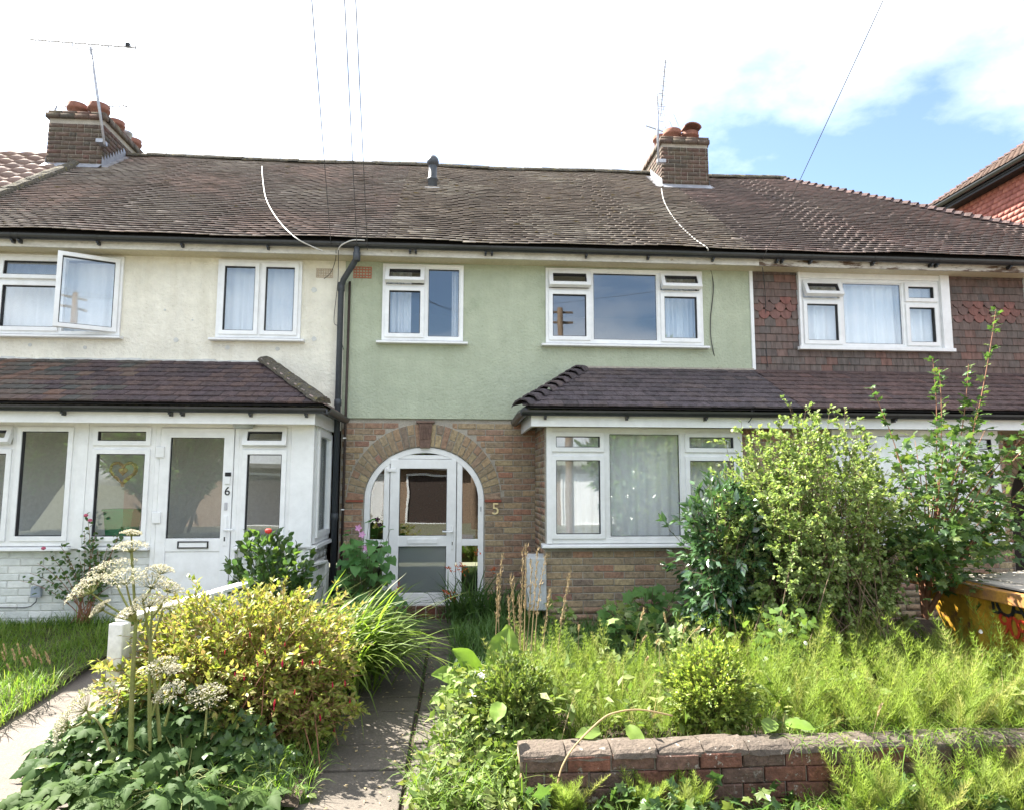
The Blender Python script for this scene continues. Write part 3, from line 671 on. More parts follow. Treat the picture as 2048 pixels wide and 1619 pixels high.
for xa, xb in ((AC-AA+fw-.01, DL-.06), (DR+.06, AC+AA-fw+.01)): fr.box(xa, xb, DY-.026, DY+.034, .875, .955); fr.box(xa, xb, DY-.026, DY+.034, .165, .24)
fr.box(AC-AA+.01, AC+AA-.01, DY-.07, DY+.04, .152, .185)
dset = fr.build('door_frame', m_upvc, h5, bevel=.005)
def apane(x0, x1, z0, mat=m_glass, ztop=None):
    xs = [x0+(x1-x0)*i/10 for i in range(11)]
    poly = [(x0, z0), (x1, z0)]+[(x, htop(x, fw-.006) if ztop is None else ztop) for x in xs[::-1]]
    MB().prism(poly, DY+.0, DY+.006).build('pane', mat, dset)
apane(AC-AA+fw-.005, DL-.055, .945); apane(DR+.055, AC+AA-fw+.005, .945)
apane(AC-AA+fw-.005, DL-.055, .22, ztop=.885); apane(DR+.055, AC+AA-fw+.005, .22, ztop=.885)
apane(DL+.15, DR-.15, 1.998)
leaf = MB().ring(DL+.012, DR-.012, .19, 1.95, .118, DY-.045, DY+.03); leaf.box(DL+.12, DR-.12, DY-.043, DY+.028, .87, 1.0)
door = leaf.build('front_door', m_upvc, h5, bevel=.006)
for z0, z1, mt in ((.995,1.835,m_glass),(.305,.875,m_frost)):
    MB().ring(DL+.126, DR-.126, z0-.002, z1+.002, .008, DY-.03, DY+.01).build('seal', m_seal, door)
    MB().box(DL+.13, DR-.13, DY-.006, DY, z0, z1).build('pane', mt, door)
MB().box(-.62,-.245,DY-.056,DY-.04,.905,.965).build('letter_plate', m_upvc, door, bevel=.004)
hd = MB().box(-.075,-.045,DY-.055,DY-.04,.83,1.12); hd.build('lock_plate', m_upvc, door, bevel=.004)
MB().tube([(-.06,DY-.04,1.05),(-.06,DY-.095,1.05),(-.09,DY-.1,1.05),(-.185,DY-.1,1.055)], .011).build('handle', m_upvc, door, smooth=True)
MB().box(-.065,-.055,DY-.058,DY-.05,.885,.925).build('keyhole', m_dark, door)
for z in (1.79,): MB().box(DL-.03,DL+.09,DY-.062,DY-.04,z,z+.045).build('hinge', m_upvc, door, bevel=.006)
MB().box(AC+AA-.05,AC+AA-.035,DY-.045,DY-.03,1.3,1.36).build('bell_push', m_meter, dset, bevel=.003)
def text(parent, s, size, M4, mat, name, depth=.004):
    cu = bpy.data.curves.new(name, 'FONT'); cu.body = s; cu.size = size; cu.extrude = depth; cu.align_x = 'CENTER'
    tmp = bpy.data.objects.new('tmp_text', cu); COL.objects.link(tmp); bpy.context.view_layer.update()
    dg = bpy.context.evaluated_depsgraph_get(); me = bpy.data.meshes.new_from_object(tmp.evaluated_get(dg)); bpy.data.objects.remove(tmp)
    me.transform(M4); me.materials.clear(); me.materials.append(mat); o = bpy.data.objects.new(name, me); return link(o, parent)
FRONT = Matrix.Rotation(R(90), 4, 'X')
text(h5, '5', .205, Matrix.Translation((.478,-.02,1.265)) @ FRONT, m_gold, 'house_number', .006)
# upper windows, curtains, rooms
tp = lambda zb, ang: (zb, True, ang, 'top')
window(h5, -.985, .05, W_BOT, W_TOP, -.02, [(-.985, [tp(4.16, 26), (0, True, 0, 'top')]), (-.435, [(0, False, 0, 'top')])])
window(h5, 1.12, 3.215, W_BOT, W_TOP, -.02, [(1.12, [tp(4.16, 22), (0, True, 0, 'top')]), (1.715, [(0, False, 0, 'top')]), (2.625, [tp(4.16, 27), (0, True, 0, 'top')])])
room(h5, -1.4, .7, .08, 3.3, 2.75, 4.6); room(h5, .75, 3.8, .08, 3.3, 2.75, 4.6)
curtain('thin white curtain at the left of the narrow window above the arched door', -.95, -.63, 3.44, 4.42, .16, 4)
curtain('thin white curtain at the right of the narrow window above the arched door', -.1, .06, 3.44, 4.42, .16, 3)
curtain('pale tied curtain at the right of the wide window of the green wall', 2.72, 3.2, 3.42, 4.42, .2, 7, mat=m_curtain_pale)
# boards, soffit, gutter, roof
MB().box(H5L, H5R, -.325, -.298, 4.462, 4.60).build('fascia', m_fascia, h5)
MB().box(H5L, H5R, -.298, 0.0, SOF, SOF+.015).build('soffit', m_soffit, h5)
gutter(h5, [(H5L,-.395,4.585),(H5R,-.395,4.585)], br=[-.62,-.55,.32,.4,1.6,2.4,3.25])
MB().box(H5R-.012, H5R+.03, -.045, 0, 3.14, SOF).build('corner_trim', m_upvc, h5)
rf5 = deck(h5, H5L, H5R)
roof_tiles(rf5, m_tile5, H5L+.55, H5R-.1, seed=5, rough=1.25)
ridge_run(rf5, H5L, 3.5)
ab = MB().ring(-1.36,-1.13,4.255,4.405,.012,-.034,-.01)
for i in range(1,6): ab.box(-1.36+.0383*i-.006,-1.36+.0383*i+.006,-.032,-.012,4.265,4.395)
for i in range(1,4): ab.box(-1.35,-1.14,-.031,-.013,4.255+.0375*i-.007,4.255+.0375*i+.007)
ab.build('air_brick', m_airbrick, h5); MB().box(-1.355,-1.135,-.012,-.002,4.26,4.4).build('air_brick_void', m_dark, h5)
# vent pipe on the roof
vx, vy, vz = -.456, 2.077, EZ+(2.077-EY)*math.tan(ST)+.02
vp = MB().lathe([(.075,-.15),(.075,.12),(.085,.125),(.085,.15),(.068,.155),(.066,.36),(.068,.38),(.095,.385),(.098,.44),(.085,.49),(.05,.53),(.0,.54)], (vx,vy,vz), 18).build('vent_pipe', m_pipe, rf5, smooth=True)
MB().box(vx-.12,vx+.12,vy-.14,vy-.02,vz-.07,vz-.05).build('flashing', m_lead_light, vp)
# bay
BX0, BX1, BY = .98, 3.88, -1.0
bw = panel(MB(), BX0, BX1, -.1, 2.31, BY, [(1.0,3.27,.985,2.31)], .06)
bw.quad((BX0,BY,-.1),(BX0,0,-.1),(BX0,0,2.31),(BX0,BY,2.31)); bay5 = bw.build('bay_wall', m_mortar, h5)
sp_bay = lambda zl, zh: [(BX0+.005, BX1)] if zh < .97 else [(3.275, BX1)]
lay_joined(bay5, sp_bay, -.09, .29, BY, m_brick_far)
lay(bay5, BR, sp_bay, .29, 2.27, lambda u, z: (u, BY, z))
it = []
for r in range(31):
    z = -.09+r*BH; y = BY-(.11 if r % 2 else 0)
    while y < -.01: it.append(corners(BX0-.003, BX0+.01, max(y, BY+.01), min(y+.224, -.01), z, z+.066)); y += .235
boxes('brickwork', it, m_brick_far, bay5, rng)
window(h5, 1.0, 3.27, .985, 2.285, BY-.0, [(1.0, [(1.985, True, 0, 'top'), (0, True, 0, 'top')]), (1.68, [(0, False, 0, 'top')]), (2.575, [(1.985, True, 0, 'top'), (0, True, 0, 'top')])], fw=.06)
MB().box(.995, 1.06, BY-.05, BY-.031, .985, 2.285).build('corner_post', m_upvc, h5, bevel=.004); MB().box(3.21, 3.275, BY-.05, BY-.031, .985, 2.285).build('corner_post', m_upvc, h5, bevel=.004)
room(h5, 1.0, 3.8, BY+.06, 2.6, .1, 2.36)
curtain('long white net curtain behind the left light of the ground floor bay', 1.04, 1.66, .95, 2.28, BY+.16, 6, amp=.018)
curtain('long white net curtain filling the middle and right of the ground floor bay', 1.71, 3.24, .95, 2.26, BY+.16, 11, amp=.02)
MB().box(.80, H5R, -1.272, -1.246, 2.275, 2.425).build('fascia', m_upvc, h5)
MB().box(.80, .826, -1.245, 0, 2.275, 2.425).build('fascia', m_upvc, h5)
MB().box(.827, H5R, -1.245, -.9, 2.292, 2.306).build('soffit', m_soffit, h5)
hipx5 = lambda t: .70+(1.6-.70)*t
MB().add([(.70,-1.3,2.47),(H5R,-1.3,2.47),(H5R,-.02,3.11),(1.6,-.02,3.11),(.70,-.02,2.47)], [(0,1,2,3),(0,3,4)]).build('bay_roof_deck', m_deck, h5)
lr5 = MB().box(1.55, H5R, -.05, -.022, 3.1, 3.155).build('bay_roof', m_mortar, h5)
lean_tiles(lr5, [m_ltile5], hipx5, lambda t: H5R)
bon = []
for s in range(4):
    q = random.Random(s); V = []
    for k, (wd, zz) in enumerate(((.13, -.03), (.075, .035), (0, .062), (-.075, .035), (-.13, -.03))):
        V += [(wd, 0, zz+q.uniform(-.006,.006)), (wd*.75, .26, zz*.7-.01)]
    V += [(x, y, z-.02) for x, y, z in V]
    F = [(2*k,2*k+2,2*k+3,2*k+1) for k in range(4)]+[(2*k,2*k+10,2*k+12,2*k+2) for k in range(4)]
    bon.append(V); 
def bonnet_mesh(V, mat): return MB().add(V, [(2*k,2*k+2,2*k+3,2*k+1) for k in range(4)]+[(2*k,2*k+10,2*k+12,2*k+2) for k in range(4)]).mesh('bonnet_tile', mat)
def bonnets(parent, p0, p1, n, mat, sc=1.0):
    p0, p1 = Vector(p0), Vector(p1); d = (p1-p0); q = d.to_track_quat('Y', 'Z').to_euler(); ms = [bonnet_mesh(v, mat) for v in bon]
    for k in range(n):
        p = p0+d*(k/n); inst('bonnet_tile', random.choice(ms), parent, p+Vector((0,0,.03)), (q.x-.13+random.uniform(-.03,.03), q.y+random.uniform(-.04,.04), q.z), (sc, sc, sc))
bonnets(lr5, (.68,-1.32,2.49), (1.6,-.02,3.13), 9, m_ltile5, .95)
gutter(h5, [(.69,-1.345,2.44),(H5R,-1.345,2.44)], br=[.95,1.86,2.75])
MB().tube([(.72,-1.345,2.42),(.70,-1.1,2.42),(.72,0,2.42)], .05).build('gutter_return', m_gutter, h5)
# chimney on the party wall at the right
ch5, rz = chimney(h5, 3.52, 4.34, 2.6, 3.75, 6.4, 7.58, 8)
steps(ch5, 3.52, 2.58, 3.3, rz, -1, m_lead, False); steps(ch5, 4.34, 2.58, 3.3, rz, 1, m_lead, False)
for k, (x, y, r, h) in enumerate(((3.79,2.86,.155,.27),(4.12,2.86,.15,.24),(3.62,3.05,.12,.26),(4.0,3.15,.12,.3))): inst('chimney_pot', pot_mesh(r, h, k), ch5, (x, y, 7.68))
MB().sweep([(.16*math.cos(math.pi*i/8), .1*math.sin(math.pi*i/8)+.0) for i in range(9)]+[(.15*math.cos(math.pi*(8-i)/8), .09*math.sin(math.pi*(8-i)/8)-.012) for i in range(9)], [(4.12,2.68,7.95),(4.12,3.05,7.98)]).build('pot_hood', m_pot, ch5)

# ================================================================== house 6, cream
h6 = thing('terraced_house', 'cream rendered house at left with white glazed porch numbered 6', 'house', (-4.1, 0, 0))
H6L, H6R = -6.9, -1.46
win6 = [(-6.2,-4.19,W_BOT,W_TOP),(-3.04,-2.0,W_BOT,W_TOP)]
mb = panel(MB(), H6L, H6R-.002, 2.3, SOF+.1, -.018, win6, .1); mb.build('render_wall', m_cream, h6)
window(h6, -6.2, -4.19, W_BOT, W_TOP, -.02, [(-6.2, [(0, True, 0, 'top')]), (-5.66, [(4.12, True, 4, 'top'), (0, True, 0, 'top')]), (-4.9, [(0, True, 27, 'side')])], sx=.04)
window(h6, -3.04, -2.0, W_BOT, W_TOP, -.02, [(-3.04, [(0, True, 0, 'top')]), (-2.51, [(0, True, 0, 'top')])])
for px, py, rr in ((352,680,.03),(60,690,.022),(170,695,.022),(455,695,.028),(555,698,.026),(628,580,.035),(628,678,.03),(330,620,.014),(385,640,.012)):
    p = at(px, py, -.02); MB().prism([(float(p[0])+rr*(1+.15*math.sin(3*a_))*math.cos(a_*.449), float(p[2])+rr*math.sin(a_*.449)) for a_ in range(14)], -.024, -.016).build('filled_hole', m_mortar_white, h6)
room(h6, -6.8, -3.6, .08, 3.3, 2.75, 4.6); room(h6, -3.5, -1.55, .08, 3.3, 2.75, 4.6)
curtain('white net curtain in the two-light window of the cream wall', -3.0, -2.03, 3.42, 4.43, .13, 8, amp=.02, mat=m_curtain_pale)
curtain('white net curtain behind the open casement window of the cream wall', -6.1, -4.25, 3.42, 4.43, .2, 12, amp=.02, mat=m_curtain_pale)
MB().box(H6L, H6R-.002, -.325, -.298, 4.462, 4.60).build('fascia', m_fascia, h6)
MB().box(H6L, H6R-.002, -.298, 0, SOF, SOF+.015).build('soffit', m_soffit, h6)
gutter(h6, [(H6L-3,-.395,4.585),(H6R-.002,-.395,4.585)], br=[-5.33,-5.25,-4.35,-3.37,-2.35])
rf6 = deck(h6, H6L+.5, H6R)
roof_tiles(rf6, m_tile6, -6.3, H6R+.55, seed=6)
ridge_run(rf6, -5.85, H6R)
x = EY+.03
d = Vector((0, RY-EY, RZ-EZ)).normalized(); k = 0
s = .05
while s < 3.75:
    p = Vector((-6.32, EY, EZ))+d*s; inst('ridge_tile', RIDGE[k % 5], rf6, p+Vector((0,-.02,.03)), (0, -ST, R(90)), (1, .95, .95)); s += .325; k += 1
ab = MB().ring(-1.83,-1.62,4.25,4.37,.012,-.03,-.01)
for i in range(1,7): ab.box(-1.83+.03*i-.006,-1.83+.03*i+.006,-.028,-.012,4.255,4.365)
for i in range(1,4): ab.box(-1.82,-1.63,-.027,-.013,4.25+.03*i-.006,4.25+.03*i+.006)
ab.build('air_brick', m_airbrick_cream, h6); MB().box(-1.825,-1.625,-.012,-.002,4.255,4.365).build('air_brick_void', m_dark, h6)
ch6, rz = chimney(h6, -6.76, -5.9, 2.6, 4.2, 6.4, 7.6, 4)
steps(ch6, -5.9, 2.58, 3.35, rz, 1, m_lead); steps(ch6, -6.76, 2.58, 3.35, rz, -1, m_lead_light, False)
for k, (x, y, r, h) in enumerate(((-6.48,2.86,.15,.3),(-6.13,2.86,.16,.31),(-6.08,3.32,.15,.27),(-6.1,4.05,.14,.3))): inst('chimney_pot', pot_mesh(r, h, k+5), ch6, (x, y, 7.68))
MB().lathe([(.1,0),(.1,.28),(.12,.29),(.12,.33)], (-6.08,3.7,7.62), 14).build('metal_cowl', m_metal, ch6, smooth=True)
# porch
PX0, PX1, PY = -6.9, -1.60, -1.0
pb = panel(MB(), PX0, PX1, -.1, .95, PY, [(-3.26,-2.39,-.1,.96)], .1)
pb.quad((PX1,PY,-.1),(PX1,0,-.1),(PX1,0,.95),(PX1,PY,.95)); pw = pb.build('porch_wall', m_mortar_white, h6)
lay(pw, BRW, lambda a, b: [(-5.9, -3.26), (-2.39, PX1)], .09, .94, lambda u, z: (u, PY, z))
it = []
for r in range(11):
    z = .09+r*BH; y = PY+(.11 if r % 2 else 0)
    while y < -.02: it.append(corners(PX1-.01, PX1+.009, y, min(y+.224, 0), z, z+.066)); y += .235
boxes('brickwork', it, m_mortar_white, pw, rng)
Z0, Z1 = .985, 2.30
window(h6, -6.85, -4.07, Z0, Z1, PY, [(-6.85, [(0, False, 0, 'top')]), (-5.42, [(2.03, True, 24, 'top'), (0, True, 0, 'top')]), (-4.72, [(0, True, 0, 'top')])], fw=.06, sx=.0)
MB().box(-4.072, -3.97, PY-.04, PY+.04, .955, Z1).build('porch_post', m_upvc, h6, bevel=.004)
window(h6, -3.97, -3.27, Z0, Z1, PY, [(-3.97, [(2.03, True, 0, 'top'), (0, True, 0, 'top')])], fw=.055, sx=.0)
window(h6, -2.385, -1.83, Z0, Z1, PY, [(-2.385, [(2.03, True, 16, 'top'), (0, True, 0, 'top')])], fw=.05, sx=.0)
MB().box(-1.832, PX1+.02, PY-.045, PY+.03, .955, Z1).build('porch_post', m_upvc, h6, bevel=.01)
sd = MB().ring(-.93, -.03, Z0, Z1, .06, -.03, .04); M4 = Matrix.Translation((PX1,0,0)) @ Matrix.Rotation(R(90), 4, 'Z')
me = sd.mesh('side_window', m_upvc); me.transform(M4); sw = inst('window', me, h6, (0,0,0))
for nm, mbx, mt in (('sash', MB().ring(-.87,-.09,Z0+.06,Z1-.06,.06,-.05,.01), m_upvc), ('pane', MB().box(-.81,-.15,-.02,-.014,Z0+.12,Z1-.12), m_glass), ('sill', MB().box(-1.02,.0,-.08,.03,Z0-.045,Z0-.01), m_upvc)):
    me = mbx.mesh(nm, mt); me.transform(M4); inst(nm, me, sw, (0,0,0))
room(h6, PX0+.1, PX1-.04, PY+.06, -.03, .02, 2.34, m_porch_room)
# porch door
fr = MB().ring(-3.27, -2.385, .06, Z1, .05, PY-.03, PY+.04).build('door_frame', m_upvc, h6, bevel=.004)
lf = MB().ring(-3.215, -2.44, .12, 2.245, .105, PY-.045, PY+.02); lf.box(-3.12, -2.53, PY-.03, PY+.01, .2, .92); lf.box(-3.12, -2.53, PY-.04, PY+.015, .92, 1.06)
d6 = lf.build('porch_door', m_upvc, h6, bevel=.006)
MB().ring(-3.113,-2.542,1.055,2.143,.008,PY-.03,PY+.0).build('seal', m_seal, d6); MB().box(-3.108,-2.547,PY-.012,PY-.006,1.06,2.138).build('pane', m_glass, d6)
lp = MB().ring(-2.98,-2.66,.955,1.03,.012,PY-.055,PY-.035).build('letter_plate', m_dark, d6); MB().box(-2.965,-2.675,PY-.05,PY-.038,.968,1.017).build('flap', m_upvc, lp)
MB().box(-2.51,-2.475,PY-.056,PY-.04,.98,1.3).build('lock_plate', m_upvc, d6, bevel=.003)
MB().tube([(-2.49,PY-.05,1.15),(-2.49,PY-.1,1.15),(-2.38,PY-.1,1.15)], .011).build('handle', m_upvc, d6, smooth=True)
MB().box(-2.498,-2.486,PY-.06,PY-.055,1.03,1.075).build('keyhole', m_dark, d6)
MB().box(-2.515,-2.46,PY-.065,PY-.04,1.64,1.72).build('doorbell', m_upvc, d6, bevel=.004); MB().box(-2.515,-2.455,PY-.066,PY-.04,1.722,1.765).build('doorbell_camera', m_dark, d6, bevel=.004)
MB().box(-2.51,-2.48,PY-.06,PY-.04,1.36,1.44).build('cylinder_guard', m_lead_light, d6, bevel=.003)
text(d6, '6', .13, Matrix.Translation((-2.487,PY-.047,1.52)) @ FRONT, m_dark, 'house_number', .004)
for z in (1.98, 1.28): MB().box(-3.255,-3.165,PY-.066,PY-.04,z-.06,z+.06).build('hinge', m_upvc, d6, bevel=.008)
MB().lathe([(0,-.05),(.09,-.045),(.11,-.02),(.11,.0)], (-2.33,PY-.1,2.285), 18).build('porch_lamp', m_meter, h6, smooth=True)
MB().box(H6L-3, -1.535, -1.272, -1.246, 2.275, 2.425).build('fascia', m_upvc, h6)
MB().box(-1.561, -1.535, -1.245, -.02, 2.275, 2.425).build('fascia', m_upvc, h6)
MB().box(H6L, -1.562, -1.245, -.02, 2.302, 2.316).build('soffit', m_soffit, h6)
hipx6 = lambda t: -1.44+(-2.40+1.44)*t
MB().add([(H6L-3,-1.3,2.47),(-1.44,-1.3,2.47),(-2.40,-.02,3.13),(H6L-3,-.02,3.13),(-1.44,-.02,2.47)], [(0,1,2,3),(1,4,2)]).build('porch_roof_deck', m_deck, h6)
mb = MB(); xx = -6.9
while xx < -2.4: mb.box(xx, xx+.15, -.045, -.015, 3.1, 3.15+random.uniform(0,.025)); xx += .149
lr6 = mb.build('porch_roof', m_mortar_white, h6)
lean_tiles(lr6, [m_ltile6, m_ltile6r], lambda t: -6.7, hipx6, 3.13)
it = []; nrow = 8
for r in range(nrow):
    t0 = r/nrow; t1 = (r+1.35)/nrow; pz = lambda t, h: (-1.44-.96*t+h*.57, 2.47+.66*t+h*.82)
    y = -1.3*(1-t0); 
    while y < -.03:
        ye = min(y+.16, -.02); (xa, za), (xb, zb), (xc, zc), (xd, zd) = pz(t0,.03), pz(t0,.016), pz(t1,.004), pz(t1,.018)
        it.append([(xb,y,zb),(xb,ye,zb),(xc,ye,zc),(xc,y,zc),(xa,y,za),(xa,ye,za),(xd,ye,zd),(xd,y,zd)]); y += .165
boxes('side_tiles', it, m_tile4, lr6, rng)
p0, p1 = Vector((-1.45,-1.31,2.5)), Vector((-2.42,-.03,3.16)); d = p1-p0; q = d.to_track_quat('X', 'Z').to_euler()
for k in range(6): inst('ridge_tile', RIDGE[k % 5], lr6, p0+d*(k/6), q, (.87, .95, .8))
gutter(h6, [(H6L-3,-1.345,2.44),(-1.40,-1.345,2.44)], br=[-4.1,-3.02,-2.9,-2.2,-1.62])
gutter(h6, [(-1.40,-1.39,2.44),(-1.40,-.1,2.44)])
# downpipes at the party line
dp = MB().tube([(-1.27,-.395,4.56),(-1.27,-.395,4.42),(-1.30,-.36,4.36),(-1.47,-.12,4.2),(-1.5,-.09,4.1),(-1.5,-.085,.05)], .037, 12).build('downpipe', m_pipe, h6, smooth=True)
for z0, z1 in ((4.36,4.47),(4.06,4.17),(2.6,2.68),(1.2,1.28)):
    xx = -1.27 if z0 > 4.3 else -1.5; yy = -.395 if z0 > 4.3 else -.087
    MB().lathe([(.038,0),(.045,.004),(.045,z1-z0),(.038,z1-z0+.004)], (xx, yy, z0), 12).build('pipe_collar', m_pipe, dp, smooth=True)
pb2 = MB().tube([(-1.40,-.05,4.2),(-1.41,-.05,.1)], .016, 8).build('waste_pipe', m_pipe_brown, h5, smooth=True)
for z in (2.2, 1.32): MB().box(-1.428,-1.39,-.072,-.03,z,z+.015).build('pipe_clip', m_upvc, pb2)

# ================================================================== house 4, tile hung
h4 = thing('terraced_house', 'brown and red tile-hung house at right under the hipped roof', 'house', (6.2, 0, 0))
H4L, H4R = 3.88, 9.55
mb = panel(MB(), H4L+.002, H4R, 2.4, SOF+.1, 0, [(4.56,6.62,3.46,4.46)], .1); hw = mb.build('hung_wall', m_deck, h4)
tw, gz = .152, .1015
def hang_mesh(kind, seed):
    q = random.Random(seed); wd = tw-.004; h = gz+.03
    if kind == 'plain': poly = [(0,0),(wd,q.uniform(-.002,.002)),(wd,h),(0,h)]
    else:
        poly = [(0,h),(0,.055),(.012,.05)]
        for i in range(9):
            a = math.pi+math.pi*i/8; poly.append((wd/2+.062*math.cos(a), .05+.05*math.sin(a)))
        poly += [(wd-.012,.05),(wd,.055),(wd,h)]
    n = len(poly); V = [(x, -.02, z) for x, z in poly]+[(x, .0, z) for x, z in poly]
    F = [tuple(range(n))]+[((k+1)%n, k, n+k, n+(k+1)%n) for k in range(n)]
    return MB().add(V, F if kind == 'plain' else F).mesh('hung_tile', m_hang if kind == 'plain' else m_hang_club)
PL = [hang_mesh('plain', s) for s in range(4)]; CL = [hang_mesh('club', s) for s in range(2)]
for r in range(14):
    z = 3.12+gz*r; club = r in (7, 8, 9)
    x = H4L+.03-(tw/2 if r % 2 else 0)
    while x < 7.76:
        a, b = max(x, H4L+.03), min(x+tw, 7.77)
        if z+gz > 3.43 and z < 4.5:
            if a < 4.53 < b: b = 4.53
            elif a < 6.66 < b: a = 6.66
            elif 4.53 <= a and b <= 6.66: x += tw; continue
        if b-a > .02:
            whole = b-a > tw*.95
            inst('hung_tile', random.choice(CL if club and whole else PL), hw, (a, -.014, z+random.uniform(-.002,.002)), (R(-8), 0, random.uniform(-.006,.006)), ((b-a)/tw, 1, 1))
        x += tw
MB().box(7.775, 7.82, -.06, 0, 3.1, SOF).build('corner_trim', m_upvc, h4); MB().box(7.822, H4R, -.02, 0, 3.1, SOF).build('render_panel', m_cream, h4)
sur = MB().box(4.53,4.56,-.075,.05,3.44,SOF).box(6.535,6.66,-.075,.05,3.44,SOF).box(4.5,6.68,-.10,.05,3.415,3.46).box(4.56,6.535,-.05,.05,4.40,SOF).build('window_surround', m_upvc, h4, bevel=.004)
window(h4, 4.56, 6.535, 3.46, 4.40, .0, [(4.56, [(4.11, True, 27, 'top'), (0, True, 0, 'top')]), (5.14, [(0, False, 0, 'top')]), (6.02, [(4.09, True, 0, 'top'), (0, True, 0, 'top')])], sill=False)
room(h4, 3.95, 7.7, .08, 3.3, 2.75, 4.6)
curtain('full-width pale curtains in the upper window between hung tiles', 4.58, 6.52, 3.4, 4.44, .12, 14, amp=.03, mat=m_curtain_pale)
MB().box(H4L+.002, H4R+.35, -.325, -.298, 4.462, 4.60).build('fascia', m_fascia_dirty, h4)
MB().box(H4L+.002, H4R+.35, -.298, 0, SOF, SOF+.015).build('soffit', m_soffit, h4)
gutter(h4, [(H4L+.002,-.395,4.585),(H4R+.4,-.395,4.585)], br=[4.1,4.17,4.55,5.4,6.2,6.28,7.3])
hipc = 9.92
rf4 = deck(h4, H4L, hipc, xr=hipc-(RY-EY))
roof_tiles(rf4, m_tile4, H4L-.1, lambda s: hipc-.04-s*math.cos(ST), seed=9)
ridge_run(rf4, 4.36, hipc-(RY-EY)+.05)
bonnets(rf4, (hipc,EY,EZ+.02), (hipc-(RY-EY),RY,RZ+.02), 44, m_tile4_r if False else m_ltile4, 1.0)
bwm = panel(MB(), H4L+.002, 6.5, -.1, 2.31, BY, [(4.36,6.42,.985,2.31)], .06); bwm.quad((6.5,BY,-.1),(6.5,0,-.1),(6.5,0,2.4),(6.5,BY,2.4)); bay4 = bwm.build('bay_wall', m_mortar, h4)
lay(bay4, BR, lambda a, b: [(H4L+.008, 6.5)] if b < .97 else [(H4L+.008, 4.33), (6.44, 6.5)], .52, 2.27, lambda u, z: (u, BY, z))
lay_joined(bay4, lambda a, b: [(H4L+.008, 6.5)], -.1, .52, BY, m_brick_far)
window(h4, 4.36, 6.42, .985, 2.285, BY, [(4.36, [(1.985, True, 0, 'top'), (0, True, 0, 'top')]), (4.86, [(0, False, 0, 'top')]), (5.92, [(1.985, True, 0, 'top'), (0, True, 0, 'top')])], fw=.06)
room(h4, 4.0, 6.45, BY+.06, 2.6, .1, 2.36)
curtain('white net curtain in the bay window behind the tall bushes', 4.4, 6.38, .95, 2.27, BY+.16, 15, amp=.018)
# brick wall with the neighbour's dark arch
A4 = 8.12; mb = MB()
mb.quad((6.5,0,-.1),(A4-AA,0,-.1),(A4-AA,0,2.4),(6.5,0,2.4)); mb.quad((A4+AA,0,-.1),(H4R,0,-.1),(H4R,0,2.4),(A4+AA,0,2.4))
sh = A4-AC
for k in range(n):
    (xa, za), (xb, zb) = arch(AA, AB, math.pi*(1-k/n)), arch(AA, AB, math.pi*(1-(k+1)/n))
    mb.quad((xa+sh,0,za),(xb+sh,0,zb),(xb+sh,0,2.4),(xa+sh,0,2.4)); mb.quad((xa+sh,0,za),(xa+sh,.25,za),(xb+sh,.25,zb),(xb+sh,0,zb))
for s in (-1, 1): mb.quad((A4+s*AA,0,-.1),(A4+s*AA,.25,-.1),(A4+s*AA,.25,ASP),(A4+s*AA,0,ASP))
wall4 = mb.build('brick_wall', m_mortar, h4)
def spans4(zl, zh):
    hw_ = AA+.012 if zl < ASP else EA*math.sqrt(max(0, 1-((zl-ASP)/EB)**2))+.012
    return [(6.51, A4-hw_), (A4+hw_, H4R)]
lay_joined(wall4, spans4, -.05, 2.36, 0, m_brick_far)
for k in range(NV):
    a0, a1 = math.pi*k/NV+.008, math.pi*(k+1)/NV-.008
    MB().prism([(arch(AA,AB,a0)[0]+sh,arch(AA,AB,a0)[1]),(arch(AA,AB,a1)[0]+sh,arch(AA,AB,a1)[1]),(arch(EA,EB,a1)[0]+sh,arch(EA,EB,a1)[1]),(arch(EA,EB,a0)[0]+sh,arch(EA,EB,a0)[1])], -.013, .03).build('brick', m_brick, wall4)
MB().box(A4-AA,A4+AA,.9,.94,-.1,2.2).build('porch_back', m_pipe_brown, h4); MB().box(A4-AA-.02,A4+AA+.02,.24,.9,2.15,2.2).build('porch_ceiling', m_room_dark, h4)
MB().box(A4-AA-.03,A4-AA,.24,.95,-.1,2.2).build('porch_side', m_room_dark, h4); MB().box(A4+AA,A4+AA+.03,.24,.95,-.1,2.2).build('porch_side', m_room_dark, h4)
MB().box(H4L+.002, 9.4, -1.272, -1.246, 2.275, 2.425).build('fascia', m_upvc, h4)
MB().box(H4L+.002, 9.4, -1.245, 0, 2.31, 2.324).build('soffit', m_soffit, h4)
MB().quad((H4L+.002,-1.3,2.47),(9.6,-1.3,2.47),(9.6,-.02,3.11),(H4L+.002,-.02,3.11)).build('bay_roof_deck', m_deck, h4)
lr4 = MB().box(H4L+.002, 9.5, -.06, -.02, 3.105, 3.125).build('bay_roof', m_lead, h4)
lean_tiles(lr4, [m_ltile4], lambda t: H4L+.002, lambda t: 8.6)
gutter(h4, [(H4L+.002,-1.345,2.44),(9.6,-1.345,2.44)], br=[4.95,6.7])
# flank and back walls that close the terrace
def shell(parent, x0, x1):
    MB().box(x0+.01, x1-.01, 7.0, 7.2, -.1, 4.6).build('back_wall', m_brick_wall, parent)
shell(h6, H6L, H6R); shell(h5, H5L, H5R); shell(h4, H4L, H4R)
MB().box(H4R-.2, H4R, 0.0, 7.0, -.1, 4.62).build('flank_wall', m_brick_wall, h4)

